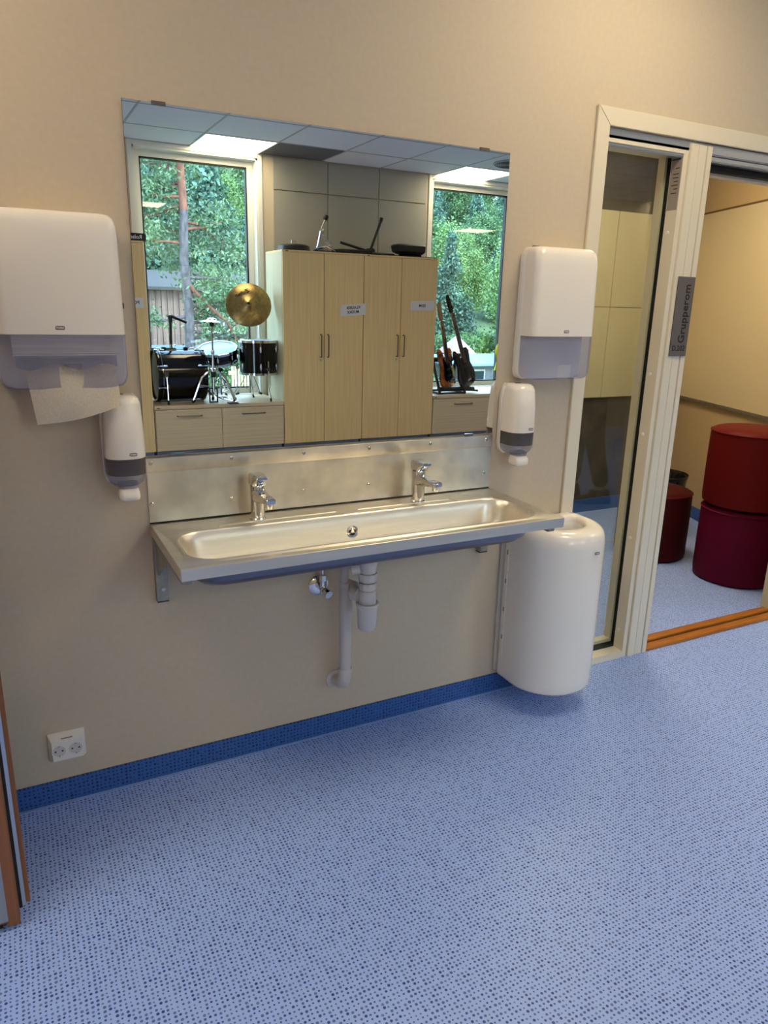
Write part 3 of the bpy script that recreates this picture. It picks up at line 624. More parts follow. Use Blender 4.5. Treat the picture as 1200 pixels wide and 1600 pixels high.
#PART3
# ------------------------------------------------------------------ cupboards along the window wall (seen in the mirror)
def handle(m, par, p, q, out, r=.006):
    """bar handle between p and q standing `out` off the front (towards +y)"""
    p, q = Vector(p), Vector(q); o = Vector((0, out, 0)); bm = bm_new()
    tube(bm, [p, p+o*.8, p+o+(q-p)*.03, q+o-(q-p)*.03, q+o*.8, q], r, 8); return obj('handle', bm, m, par)
m_hdl = mat('handle_steel', (128, 118, 104), .3, .9)
YF = -4.30
def tall_cab(x0, label):
    t = thing('tall_cabinet', (x0+.398, YF-.2, 0), label, 'cabinet', 'light oak tall cabinets')
    x1 = x0+.796
    bx('cabinet_body', m_oakside, t, x0, x1, YF-.46, YF-.021, .215, 1.925, bevel=.001)
    bx('top_board', m_oakv, t, x0, x1, YF-.46, YF, 1.9255, 1.940, bevel=.001)
    bx('plinth', m_grey, t, x0+.01, x1-.01, YF-.44, YF-.05, 0, .213)
    for k in range(2):
        a = x0+.001+.398*k; d_ = bx('cabinet_door', m_oakv, t, a+.0015, a+.3945, YF-.020, YF, .218, 1.923, bevel=.0012)
        hx = x0+.398+(-.036 if k == 0 else .034)
        handle(m_hdl, d_, (hx, YF, 1.012), (hx, YF, 1.212), .030)
        if k == 0:
            bm = bm_new(); lathe(bm, [(.010, 0), (.010, .004), (.004, .005)], (hx, YF, .985), (0, 1, 0), 16); obj('lock', bm, m_chrome, d_)
    bx('maker_tag', m_ink, t, x0+.03, x0+.055, YF-.0005, YF+.001, 1.928, 1.934, smooth=0)
    return t
tall_cab(-.635, 'tall light oak cabinet at the left edge of the mirror with the cut-off paper sign')
tall_cab(1.332, 'left of the two tall light oak cabinets between the windows, chrome kit on top')
tall_cab(2.130, 'right of the two tall light oak cabinets between the windows, beside the guitars')
def low_cab(x0, x1, dr, label):
    t = thing('low_cabinet', ((x0+x1)/2, YF-.3, 0), label, 'cabinet', 'low oak drawer cabinets under the windows')
    bx('cabinet_body', m_oakside, t, x0+.002, x1-.002, YF-.60, YF-.021, .215, .580, bevel=.001)
    bx('worktop', m_oakh, t, x0+.001, x1-.001, -4.928, YF+.002, .5815, .612, bevel=.0015)
    bx('plinth', m_grey, t, x0+.01, x1-.01, YF-.55, YF-.05, 0, .213)
    bx('maker_tag', m_ink, t, x0+.02, x0+.045, YF+.0015, YF+.003, .590, .596, smooth=0)
    for a, b in dr:
        d_ = bx('drawer', m_oakh, t, a+.002, b-.002, YF-.020, YF, .219, .576, bevel=.0012)
        c = (a+b)/2+.0; handle(m_hdl, d_, (c-.104, YF, .520), (c+.104, YF, .520), .030)
    return t
low_cab(.166, 1.330, [(.172, .748), (.748, 1.326)], 'low oak cabinet with two drawers under the drum kit')
low_cab(2.932, 4.10, [(2.936, 3.66), (3.66, 4.096)], 'low oak cabinet under the guitars at the right window')
def note(x0, x1, z0, z1, lines, size, tilt, label):
    t = thing('paper_sign', ((x0+x1)/2, YF+.003, (z0+z1)/2), label, 'paper sign', 'printed paper signs on the cabinets')
    c = Vector(((x0+x1)/2, YF+.003, (z0+z1)/2)); w, h = (x1-x0)/2, (z1-z0)/2
    bm = bm_new(); g = []
    for i in range(7):
        u = -1+2*i/6; g.append([Vector((c.x+u*w, c.y+.002+.006*abs(u)**3*(u < 0), c.z+s_*h+u*tilt*w)) for s_ in (-1, 1)])
    loft(bm, [[a, b, b+Vector((0, .0006, 0)), a+Vector((0, .0006, 0))] for a, b in g]); obj('sheet', bm, m_note, t)
    for i, l in enumerate(lines):
        text(l, size, (c.x+(.008 if l == 'POP/ROCK' else 0), c.y+.0032, c.z+(len(lines)-1)*size*.55-i*size*1.1), Matrix.Rotation(PI, 4, 'Z') @ Matrix.Rotation(PI/2, 4, 'X') @ Matrix.Rotation(-math.atan(tilt), 4, 'Z'), m_ink, t, bold=.0008)
note(1.885, 2.152, 1.390, 1.492, ['KLASSISK', 'MUSIKK'], .036, .08, 'paper sign reading KLASSISK MUSIKK, slightly crooked')
note(2.627, 2.897, 1.448, 1.539, ['EDM'], .036, .03, 'paper sign reading EDM on the right tall cabinet')
note(-.127, .133, 1.420, 1.504, ['POP/ROCK'], .036, 0, 'paper sign with the text starting PO, cut by the left edge of the mirror')
t = thing('keyboard_case', (-.1, YF-.1, 1.9405), 'flat black instrument box lettered Roland on the leftmost cabinet', 'instrument case')
bx('case_body', m_black, t, -.60, .185, YF-.36, YF-.002, 1.9406, 1.998, bevel=.006)
bx('case_flap', m_black, t, .150, .192, YF-.20, YF+.003, 1.925, 1.985, bevel=.004) if 0 else None
bx('case_cable', m_black, t, .1645, .190, YF-.10, YF-.03, 1.9185, 1.9405, bevel=.004) if 0 else None
text('Roland', .042, (.095, YF-.0015, 1.968), FARWALL, m_white2, t, bold=.0006)
# ------------------------------------------------------------------ drum kit on the left worktop
CT = .6125
t = thing('bass_drum', (.445, -4.62, CT), 'black bass drum lying on its side hoops, at the left of the mirror window', 'drum')
BX0, BX1, BY, BZ, BR = .232, .662, -4.62, CT+.235, .222
bm = bm_new(); lathe(bm, [(BR-.004, 0), (BR, .002), (BR, BX1-BX0-.05), (BR-.004, BX1-BX0-.048)], (BX0+.024, BY, BZ), (1, 0, 0), 48); obj('shell', bm, m_blackg, t)
for xx in (BX0, BX1-.030):
    bm = bm_new(); lathe(bm, [(BR-.008, 0), (BR+.010, 0), (BR+.012, .004), (BR+.012, .026), (BR+.010, .030), (BR-.008, .030), (BR-.008, 0)], (xx, BY, BZ), (1, 0, 0), 48, False, False); obj('hoop', bm, m_blackg, t)
    bm = bm_new(); lathe(bm, [(BR-.009, .012), (BR-.009, .014)], (xx, BY, BZ), (1, 0, 0), 48); obj('drum_head', bm, m_skinh if xx > .4 else m_blackg, t)
    bm = bm_new(); tube(bm, [(xx+.045, BY+(BR+.002)*math.cos(a), BZ+(BR+.002)*math.sin(a)) for a in [2*PI*k/40 for k in range(41)]], .0028, 6, False); obj('chrome_ring', bm, m_chrome, t)
for k in range(8):
    a = PI/8+k*PI/4
    for xa, xb in ((BX0-.002, BX0+.085), (BX1-.085, BX1+.002)):
        rr_ = BR+.017; y, z = BY+rr_*math.cos(a), BZ+rr_*math.sin(a)
        if z < CT+.02: continue
        bm = bm_new(); tube(bm, [(xa, y, z), (xa+.03, y, z), (xb-.03, y, z), (xb, y, z)], [.004, .0035, .0035, .004], 8)
        xx = xb-.022 if xa < .4 else xa+.022; tube(bm, [(xx-.022, y, z), (xx-.012, y, z), (xx+.012, y, z), (xx+.022, y, z)], [.004, .009, .009, .004], 8)
        xx = xa+.006 if xa < .4 else xb-.006; tube(bm, [(xx, BY+(BR+.004)*math.cos(a), BZ+(BR+.004)*math.sin(a)), (xx, y+.006*math.cos(a), z+.006*math.sin(a))], .007, 6)
        obj('tension_claw', bm, m_chrome, t, kind='stuff')
bm = bm_new(); a = R(18); tube(bm, [(.300, BY+(BR+.006)*math.cos(a), BZ+.03), (.300, BY+BR+.022, BZ+.0), (.302, BY+BR+.030, CT+.09), (.300, BY+BR+.040, CT+.03)], .0055, 8); obj('spur', bm, m_chrome, t)
bm = bm_new(); tube(bm, [(.300, BY+BR+.040, CT+.04), (.300, BY+BR+.042, CT+.001)], [.009, .011], 10); obj('spur_foot', bm, m_black, t)
bx('spur_bracket', m_chrome, t, .282, .318, BY+BR-.003, BY+BR+.022, BZ-.01, BZ+.05, bevel=.004)
bx('mount_plate', m_chrome, t, .350, .435, BY-.04, BY+.04, BZ+BR-.002, BZ+BR+.012, bevel=.003)
for k, xx in enumerate((.33, .52)): bx('mount_knob', m_black, t, xx-.02, xx+.02, BY-.01, BY+.03, BZ+BR-.002, BZ+BR+.02, bevel=.006)
bx('floor_pad', m_alu, t, BX0+.03, BX1-.05, BY-.10, BY+.12, CT-.0005, CT+.010, bevel=.003)
bm = bm_new(); tube(bm, [(.398, BY, BZ+BR+.0), (.398, BY, BZ+BR+.05)], .012, 10); tube(bm, [(.398, BY, BZ+BR+.03), (.44, BY, BZ+BR+.035)], .005, 8); obj('holder_clamp', bm, m_chrome, t)
bm = bm_new(); tube(bm, [(.398, BY, BZ+BR+.04), (.404, BY, 1.35), (.404, BY, 1.362)], [.012, .0125, .0125], 12); obj('holder_tube', bm, m_black, t)
bm = bm_new(); tube(bm, [(.385, BY, 1.345), (.420, BY, 1.352), (.540, BY+.02, 1.300)], [.014, .014, .011], 12); obj('holder_arm', bm, m_black, t)
bm = bm_new(); tube(bm, [(.404, BY, 1.30), (.404, BY, 1.345)], .018, 12); obj('holder_joint', bm, m_black, t)
def drum(name, loc, rot, r, h, label, grp=None, lugs=6):
    t = thing(name, loc, label, 'drum', grp); LOC[t.name] = Vector((0, 0, 0)); t.rotation_euler = rot
    bm = bm_new(); lathe(bm, [(r-.004, .008), (r, .010), (r, h-.010), (r-.004, h-.008)], n=48); obj('shell', bm, m_blackg, t)
    for z0, z1 in ((0, .020), (h-.020, h+.002)):
        bm = bm_new(); lathe(bm, [(r+.001, z0), (r+.008, z0), (r+.008, z1), (r+.003, z1+.002), (r-.004, z1), (r-.004, z1-.004), (r+.001, z1-.004), (r+.001, z0)], n=48, cap0=False, cap1=False); obj('hoop', bm, m_chrome, t)
    bm = bm_new(); lathe(bm, [(r, h-.006), (r-.006, h-.003), (.001, h-.003)], n=48); obj('drum_head', bm, m_skinh, t)
    for k in range(lugs):
        a = 2*PI*k/lugs+.3; c, s = math.cos(a), math.sin(a)
        for z0 in ((h*.15, h*.66) if h > .2 else (h*.36,)):
            bm = bm_new(); lathe(bm, [(.004, 0), (.009, .008), (.009, h*.14 if h > .2 else h*.3), (.004, h*.19 if h > .2 else h*.38)], ((r+.007)*c, (r+.007)*s, z0), n=10); obj('lug', bm, m_chrome, t)
        bm = bm_new(); tube(bm, [((r+.012)*c, (r+.012)*s, .002), ((r+.012)*c, (r+.012)*s, h*.2)], .0025, 6); obj('tension_rod', bm, m_chrome, t)
        bm = bm_new(); tube(bm, [((r+.012)*c, (r+.012)*s, h*.8), ((r+.012)*c, (r+.012)*s, h+.006)], .0025, 6); obj('tension_rod', bm, m_chrome, t)
    return t
sn = drum('snare_drum', (.845, -4.72, .965), (R(-16), R(-9), 0), .175, .115, 'black snare drum with pale blue head on a stand in the left window', None, 8)
ft = drum('floor_tom', (1.175, -4.56, .842), (0, 0, .4), .172, .310, 'black floor tom on three bent chrome legs beside the tall cabinet')
for k, a in enumerate((R(200), R(80), R(-40))):
    c, s = math.cos(a-.4), math.sin(a-.4); rr_ = .196
    bm = bm_new(); tube(bm, [(rr_*c, rr_*s, .13), (rr_*c, rr_*s, -.09), ((rr_+.012)*c, (rr_+.012)*s, -.14), ((rr_+.035)*c, (rr_+.035)*s, -.18), ((rr_+.037)*c, (rr_+.037)*s, -.2245)], [.0055]*4+[.007], 8); lg = obj('leg', bm, m_chrome, ft)
    bm = bm_new(); tube(bm, [((rr_+.035)*c, (rr_+.035)*s, -.20), ((rr_+.037)*c, (rr_+.037)*s, -.2285)], .009, 8); obj('rubber_foot', bm, m_black, lg)
    bm = bm_new(); tube(bm, [((rr_-.02)*c, (rr_-.02)*s, .06), ((rr_+.012)*c, (rr_+.012)*s, .06), ], .018, 10); obj('leg_clamp', bm, m_chrome, ft)
# snare stand
def tripod(t, x, y, z0, zc, spread, m, phase=0, r=.008, brace=True):
    for k in range(3):
        a = phase+k*2*PI/3; c, s = math.cos(a), math.sin(a)
        bm = bm_new(); tube(bm, [(x+.018*c, y+.018*s, zc), (x+spread*c, y+spread*s, z0+.012)], [r, r*.9], 8); l_ = obj('leg', bm, m, t)
        bm = bm_new(); tube(bm, [(x+(spread-.02)*c, y+(spread-.02)*s, z0+.022), (x+(spread+.012)*c, y+(spread+.012)*s, z0+.0105)], [.011, .010], 8); obj('rubber_foot', bm, m_black, l_)
        if brace:
            zb = z0+.4*(zc-z0); bm = bm_new(); tube(bm, [(x+.012*c, y+.012*s, z0+.055), (x+(spread*.58)*c, y+(spread*.58)*s, z0+.42*(zc-z0))], r*.6, 6); obj('brace', bm, m, t)
t = thing('snare_stand', (.83, -4.72, CT), 'folding chrome stand carrying the snare drum', 'stand')
tripod(t, .855, -4.70, CT, .80, .17, m_chrome, R(60))
bm = bm_new(); tube(bm, [(.855, -4.70, CT+.03), (.850, -4.705, .90)], .010, 10); obj('pole', bm, m_chrome, t)
bx('clamp', m_black, t, .83, .875, -4.725, -4.68, .86, .895, bevel=.006)
for k in range(3):
    a = R(90+120*k); 
    bm = bm_new(); tube(bm, [(.85, -4.705, .895), (.85+.15*math.cos(a), -4.71+.15*math.sin(a), .925-.03*math.sin(a)+.01*math.cos(a)), (.85+.187*math.cos(a), -4.715+.190*math.sin(a), .945-.045*math.sin(a)+.02*math.cos(a))], .006, 8); obj('basket_arm', bm, m_chrome, t)
# hi-hat stand with pedal
t = thing('hi_hat_stand', (.702, -4.375, CT), 'chrome hi-hat stand with pedal and one small cymbal in front of the snare drum', 'hi-hat stand')
hx, hy = .702, -4.375
bm = bm_new(); tube(bm, [(hx, hy, CT+.10), (hx+.002, hy, 1.06)], .011, 12); obj('lower_tube', bm, m_chrome, t)
bm = bm_new(); tube(bm, [(hx+.002, hy, 1.06), (hx+.004, hy, 1.30)], .008, 12); obj('upper_tube', bm, m_galv, t)
bm = bm_new(); lathe(bm, [(.010, 0), (.015, .008), (.015, .03), (.010, .04)], (hx+.002, hy, 1.04), n=12); obj('height_collar', bm, m_chrome, t)
bm = bm_new(); lathe(bm, [(.008, 0), (.020, .010), (.022, .03), (.016, .045), (.004, .05)], (hx+.004, hy, 1.275), n=16); obj('cymbal_seat', bm, m_black, t)
bm = bm_new(); tube(bm, [(hx+.004, hy, 1.31), (hx+.004, hy, 1.50)], .003, 6); obj('pull_rod', bm, m_galv, t)
bm = bm_new(); lathe(bm, [(.012, .022), (.030, .018), (.045, .004), (.168, -.008), (.168, -.010), (.045, .001), (.03, .014), (.012, .018)], (hx+.004, hy, 1.328), (.03, .02, 1), 40, False, False); obj('hi_hat_cymbal', bm, m_chrome, t)
for k, a in enumerate((R(186), R(16), R(-80))):
    c, s = math.cos(a), math.sin(a); sp_ = .185 if k < 2 else .16
    bm = bm_new(); tube(bm, [(hx+.025*c, hy+.025*s, .905), (hx+.10*c, hy+.10*s, .84), (hx+sp_*c, hy+sp_*s, CT+.014)], [.010, .011, .010], 8); l_ = obj('leg', bm, m_chrome if k < 2 else m_galv, t)
    bm = bm_new(); tube(bm, [(hx+(sp_-.02)*c, hy+(sp_-.02)*s, CT+.03), (hx+(sp_+.008)*c, hy+(sp_+.008)*s, CT+.0125)], [.014, .013], 8); obj('rubber_foot', bm, m_black, l_)
    bm = bm_new(); tube(bm, [(hx, hy, .755), (hx+.125*c, hy+.125*s, .775)], .005, 6); obj('brace', bm, m_galv, t)
bm = bm_new(); lathe(bm, [(.014, 0), (.035, .004), (.035, .022), (.014, .03)], (hx, hy, .895), n=16); obj('tripod_collar', bm, m_chrome, t)
bx('tripod_clamp', m_black, t, hx-.018, hx+.018, hy-.02, hy+.022, .84, .888, bevel=.005)
bm = frame_boxes(hx-.045, hx+.035, hy-.005, hy+.007, CT+.003, CT+.135, .012); bmesh.ops.transform(bm, matrix=Matrix.Identity(4), verts=bm.verts); obj('pedal_frame', bm, m_black, t, bevel=.002)
bm = bm_new(); prism(bm, [(hx+.03, hy+.02, CT+.045), (hx+.15, hy+.12, CT+.012), (hx+.20, hy+.06, CT+.012), (hx+.075, hy-.01, CT+.05)], (0, 0, .008)); obj('foot_board', bm, m_chrome, t)
bx('heel_plate', m_black, t, hx+.10, hx+.19, hy+.05, hy+.13, CT+.0005, CT+.011, bevel=.003)
bm = bm_new(); tube(bm, [(hx-.01, hy, CT+.10), (hx+.02, hy+.01, CT+.06), (hx+.06, hy+.03, CT+.045)], .004, 6); tube(bm, [(hx-.06, hy+.0, CT+.12), (hx-.02, hy, CT+.075)], .008, 6); obj('chain', bm, m_black, t)
# crash cymbal on its stand
t = thing('cymbal_stand', (1.13, -4.80, CT), 'black and chrome cymbal stand behind the floor tom', 'cymbal stand')
tripod(t, 1.160, -4.79, CT, .86, .135, m_galv, R(95), .005)
bm = bm_new(); tube(bm, [(1.160, -4.79, CT+.03), (1.158, -4.79, 1.18)], .010, 10); obj('pole', bm, m_galv, t)
bm = bm_new(); tube(bm, [(1.158, -4.79, 1.18), (1.150, -4.76, 1.40), (1.125, -4.66, 1.462), (1.114, -4.618, 1.472)], [.008, .008, .006, .004], 10); obj('boom', bm, m_galv, t)
CN = Vector((-.22, .86, .36)).normalized(); CC = Vector((1.108, -4.60, 1.470))
cy = thing('cymbal', CC, 'large brass crash cymbal tilted towards the room above the floor tom', 'cymbal'); LOC[cy.name] = Vector((0, 0, 0))
ex = Vector((0, 0, 1)).cross(CN).normalized(); ey = CN.cross(ex); RM = Matrix((ex, ey, CN)).transposed()
cy.rotation_euler = RM.to_euler()
bm = bm_new(); lathe(bm, [(.006, .022), (.018, .021), (.030, .013), (.040, .004), (.11, -.004), (.206, -.016), (.207, -.0175), (.11, -.0055), (.040, .0022), (.030, .011), (.018, .019), (.006, .020)], n=64, cap0=False, cap1=False); obj('disc', bm, m_brass, cy, smooth=60)
for k, r in enumerate([.06+.011*i for i in range(13)]):
    bm = bm_new(); z = .004-.008*(r-.04)/.07 if r < .11 else -.004-.012*(r-.11)/.096
    lathe(bm, [(r, z+.0003), (r+.0012, z+.0006), (r+.0024, z+.0001)], n=48, cap0=False, cap1=False); obj('lathe_groove', bm, m_brass, cy)
bm = bm_new(); lathe(bm, [(.012, .018), (.013, .022), (.010, .034), (.004, .036)], n=12); obj('wing_nut', bm, m_black, cy)
text('Zultan', .052, (0.055, .105, -.001), Matrix.Rotation(R(-25), 4, 'Z') @ Matrix.Rotation(R(-4), 4, 'X'), m_ink, cy, ext=.001, bold=.001)
# ------------------------------------------------------------------ kit on top of the tall cabinets
TZ = 1.941
t = thing('drum_pad', (1.52, -4.5, TZ), 'flat black round practice pad on the left tall cabinet', 'practice pad')
bm = bm_new(); loft(bm, [rrect(1.385+i, 1.665-i, -4.66+i, -4.40-i, .10, z, 6) for i, z in ((.02, TZ), (0, TZ+.012), (.003, TZ+.045), (.02, TZ+.06))]); obj('pad', bm, m_black, t)
bm = bm_new(); tube(bm, [(1.51, -4.55, TZ+.05), (1.515, -4.55, TZ+.10), (1.55, -4.55, TZ+.09), (1.56, -4.55, TZ+.05)], .008, 8); obj('buckle', bm, m_galv, t)
t = thing('bass_pedal', (1.80, -4.5, TZ), 'chrome bass drum pedal with upright black beater on the left tall cabinet', 'pedal')
bm = bm_new(); tube(bm, [(1.775, -4.5, 2.10), (1.79, -4.5, 2.17), (1.822, -4.5, 2.235)], .005, 8); obj('beater_rod', bm, m_galv, t)
bm = bm_new(); lathe(bm, [(.004, -.02), (.020, -.018), (.026, 0), (.022, .02), (.006, .024)], (1.826, -4.5, 2.250), (.4, 0, 1), 16); obj('beater', bm, m_black, t)
for k, pts in enumerate([[(1.745, -4.5, 1.985), (1.765, -4.5, 2.06), (1.778, -4.5, 2.13)], [(1.79, -4.5, 2.10), (1.85, -4.5, 2.03), (1.86, -4.5, 1.985)], [(1.69, -4.5, 1.958), (1.76, -4.48, 1.985), (1.86, -4.46, 2.01)], [(1.74, -4.52, 1.99), (1.86, -4.5, 1.955)], [(1.82, -4.46, 2.0), (1.90, -4.44, 1.955)]]):
    bm = bm_new(); tube(bm, pts, [.010, .012, .010][:len(pts)] if len(pts) == 3 else .009, 8); obj('pedal_strut', bm, m_chrome if k != 3 else m_galv, t)
bx('pedal_base', m_black, t, 1.70, 1.90, -4.56, -4.42, TZ, TZ+.018, bevel=.005)
bm = bm_new(); lathe(bm, [(.016, 0), (.02, .01), (.016, .02)], (1.735, -4.5, 1.962), (1, 0, 0), 12); tube(bm, [(1.79, -4.5, 2.115), (1.80, -4.47, 2.15)], .012, 8); obj('pedal_joint', bm, m_galv, t)
t = thing('music_stand', (2.25, -4.5, TZ), 'folded black tripod stand with upright tube lying on the tall cabinets', 'music stand', 'black stands on the tall cabinets')
bm = bm_new(); tube(bm, [(2.275, -4.48, 1.985), (2.385, -4.48, 2.262)], [.013, .012], 10); obj('upright_tube', bm, m_black, t)
bm = bm_new(); tube(bm, [(2.38, -4.48, 2.25), (2.392, -4.48, 2.285)], [.016, .016], 10); obj('tube_cap', bm, m_black, t)
for k, (p, q, r) in enumerate([((1.975, -4.50, 2.045), (2.24, -4.49, 1.985), .012), ((1.90, -4.40, 1.955), (2.28, -4.44, 1.985), .011), ((2.0, -4.55, 1.96), (2.40, -4.50, 1.965), .012), ((1.88, -4.46, 1.97), (2.2, -4.36, 1.965), .010), ((2.25, -4.40, 1.958), (2.52, -4.46, 1.958), .012)]):
    bm = bm_new(); tube(bm, [p, q], r, 8); obj('stand_leg', bm, m_black, t)
bx('stand_joint', m_black, t, 2.24, 2.31, -4.52, -4.44, 1.965, 2.005, bevel=.008)
bm = bm_new(); loft(bm, [rrect(1.92+i, 2.22-i, -4.62+i, -4.42-i, .03, z, 4) for i, z in ((0, TZ), (0, TZ+.02), (.03, TZ+.045))]); obj('cloth_bag', bm, m_black, t)
t = thing('music_stand', (2.75, -4.48, TZ), 'black perforated music stand desk lying flat on the right tall cabinet', 'music stand', 'black stands on the tall cabinets')
bm = bm_new(); box(bm, 2.30, 2.915, -4.70, -4.32, TZ+.001, TZ+.006); obj('desk_plate', bm, m_black, t)
bm = bm_new()
for i in range(9):
    for j in range(9):
        x, y = 2.66+.028*i, -4.66+.038*j; lathe(bm, [(.008, 0), (.008, .0006)], (x, y, TZ+.0062), n=8)
obj('perforation', bm, m_sil, t, kind='stuff')
bm = bm_new(); loft(bm, [rrect(2.55+a, 2.86+b, -4.60+i, -4.42-i, .03, z, 4) for a, b, i, z in ((.05, -.02, .02, TZ+.035), (.01, 0, 0, TZ+.055), (-.005, .004, 0, TZ+.11), (.01, 0, .01, TZ+.122))]); obj('stand_bag', bm, m_black, t)
bm = bm_new(); tube(bm, [(2.60, -4.50, TZ+.022), (2.84, -4.50, TZ+.022)], .016, 8); obj('desk_hinge', bm, m_black, t)
# ------------------------------------------------------------------ guitars on a rack in front of the right window
m_sb = noise_mat('sunburst_lacquer', (176, 92, 30), (60, 22, 8), (9, 9, 9), .18, lo=.4, hi=.62)
m_bk = noise_mat('black_bass_lacquer', (30, 26, 24), (52, 42, 34), (16, 16, 5), .2)
m_neck = mat('maple_neck', (150, 112, 70), .4); m_fret = mat('fretboard', (48, 34, 26), .5)
def guitar(loc, rz, lean, label, mb, L, bw):
    t = thing('electric_guitar', loc, label, 'guitar', 'electric guitars on the rack'); LOC[t.name] = Vector((0, 0, 0))
    t.rotation_euler = (Matrix.Rotation(R(lean), 3, 'Y') @ Matrix.Rotation(R(rz), 3, 'Z')).to_euler()
    out = [(0, 0), (.10, .01), (.155, .06), (.165, .13), (.135, .20), (.115, .25), (.130, .31), (.140, .37), (.115, .40), (.085, .37), (.060, .33), (.03, .325), (-.03, .325), (-.060, .34), (-.095, .40), (-.125, .43), (-.145, .40), (-.135, .32), (-.115, .25), (-.135, .20), (-.165, .13), (-.155, .06), (-.10, .01)]
    P = [(a*bw, b) for a, b in out]
    def rn(s, y): return [Vector((a*s, y, .18+(b-.18)*s)) for a, b in P]
    bm = bm_new(); loft(bm, [rn(.95, -.022), rn(1, -.016), rn(1, .016), rn(.95, .022)]); bd_ = obj('body', bm, mb, t, smooth=50)
    bm = bm_new(); loft(bm, [[Vector((a*.6-.015, y, .16+(b-.14)*.62)) for a, b in P] for y in (.0222, .0245)]); obj('pick_guard', bm, m_blackg if mb is m_sb else m_bk, t)
    for z in (.13, .20, .26): bx('pickup', m_ink, t, -.035, .035, .024, .031, z-.009, z+.009, bevel=.002)
    bx('bridge', m_chrome, t, -.035, .035, .023, .033, .065, .085, bevel=.002)
    for x, z in ((.07, .10), (.085, .065), (.10, .035)):
        bm = bm_new(); lathe(bm, [(.010, .024), (.009, .036), (.004, .037)], (x*bw, 0, z), (0, 1, 0), 12); obj('knob', bm, m_ink, t)
    bm = bm_new()
    def nk(z, w): return [Vector(p) for p in ((-w, .024, z), (-w*.8, .008, z), (0, .002, z), (w*.8, .008, z), (w, .024, z))]
    loft(bm, [nk(.30, .029), nk(L, .021)]); obj('neck', bm, m_neck, t)
    bm = bm_new(); loft(bm, [[Vector(p) for p in ((-w, .0245, z), (w, .0245, z), (w, .0285, z), (-w, .0285, z))] for z, w in ((.27, .029), (L, .021))]); fb = obj('fretboard', bm, m_fret, t)
    for k in range(18):
        z = .27+(L-.27)*(1-.5**((18-k)/12))/(1-.5**(18/12)); z = L-(z-.27); w = .029-.008*(z-.27)/(L-.27)
        bx('fret', m_chrome, fb, -w, w, .0285, .0297, z-.001, z+.001, smooth=0)
    hd = [(-.021, L), (-.032, L+.03), (-.030, L+.15), (-.010, L+.19), (.022, L+.18), (.026, L+.10), (.038, L+.04), (.021, L)]
    bm = bm_new(); prism(bm, [(a, .004, b) for a, b in hd], (0, .014, 0)); obj('headstock', bm, mb if mb is m_bk else m_neck, t, bevel=.002)
    n_ = 4 if mb is m_bk else 6
    for k in range(n_):
        z = L+.035+.13*k/n_; bm = bm_new(); tube(bm, [(-.032, .010, z), (-.045, .010, z), (-.060, .010, z)], [.004, .004, .009], 8); obj('tuning_peg', bm, m_chrome, t)
    bm = bm_new()
    for k in range(n_):
        u = -1+2*k/(n_-1); tube(bm, [(u*.024, .033, .075), (u*.016, .0315, L)], .0008, 4)
    obj('strings', bm, m_chrome, t, kind='stuff')
    return t
guitar((3.225, -4.47, CT+.055), -28, -12, 'sunburst electric guitar on the rack next to the tall cabinet', m_sb, .70, .85)
guitar((3.47, -4.46, CT+.065), -24, -20, 'black bass guitar leaning left on the rack in front of the window', m_bk, .80, .88)
t = thing('guitar_rack', (3.2, -4.5, CT), 'black tubular guitar rack on the low cabinet at the right window', 'guitar rack')
for k, (a, b) in enumerate([((3.04, -4.36, CT+.012), (3.36, -4.36, CT+.012)), ((3.04, -4.66, CT+.012), (3.36, -4.66, CT+.012)), ((3.04, -4.66, CT+.012), (3.04, -4.36, CT+.012)), ((3.36, -4.66, CT+.012), (3.36, -4.36, CT+.012)), ((3.36, -4.50, CT+.03), (3.56, -4.42, CT+.022))]):
    bm = bm_new(); tube(bm, [a, b], .011, 8); obj('base_tube', bm, m_black, t)
for xx, z in ((3.05, .95), (3.355, 1.0)):
    bm = bm_new(); tube(bm, [(xx, -4.66, CT+.012), (xx+.02, -4.60, z-.06), (xx+.03, -4.58, z)], .018, 8); obj('back_tube', bm, m_black, t)
    bm = bm_new(); tube(bm, [(xx, -4.36, CT+.012), (xx+.025, -4.52, z-.12), (xx+.03, -4.57, z-.01)], .015, 8); obj('back_tube', bm, m_black, t)
bm = bm_new(); tube(bm, [(3.06, -4.57, .955), (3.30, -4.57, .955), (3.40, -4.57, 1.0)], .026, 8); obj('padded_bar', bm, m_black, t)
bm = bm_new(); tube(bm, [(3.05, -4.40, CT+.05), (3.36, -4.40, CT+.05), (3.50, -4.42, CT+.04)], .024, 8); obj('padded_bar', bm, m_black, t)
# yellow vest on the window handle
m_vest = mat('hi_vis_yellow', (196, 206, 20), .7)
t = thing('high_vis_vest', (4.22, -4.92, .8), 'yellow-green high-visibility vest hanging at the right edge of the window', 'vest')
bm = bm_new(); n = 14; g = []
for j in range(9):
    z = 1.24-.055*j; w = .035+.075*min(1, j/4); g.append([Vector((4.20+w*math.cos(2*PI*k/n)+.012*math.sin(j*1.3), -4.875+.030*math.sin(2*PI*k/n)+.012*math.sin(5*2*PI*k/n+j*.6), z)) for k in range(n)])
loft(bm, g); obj('vest_cloth', bm, m_vest, t, smooth=80)
bm = bm_new(); tube(bm, [(4.20, -4.945, 1.26), (4.20, -4.88, 1.262), (4.20, -4.87, 1.235)], .006, 8); obj('hook', bm, m_alu, t)
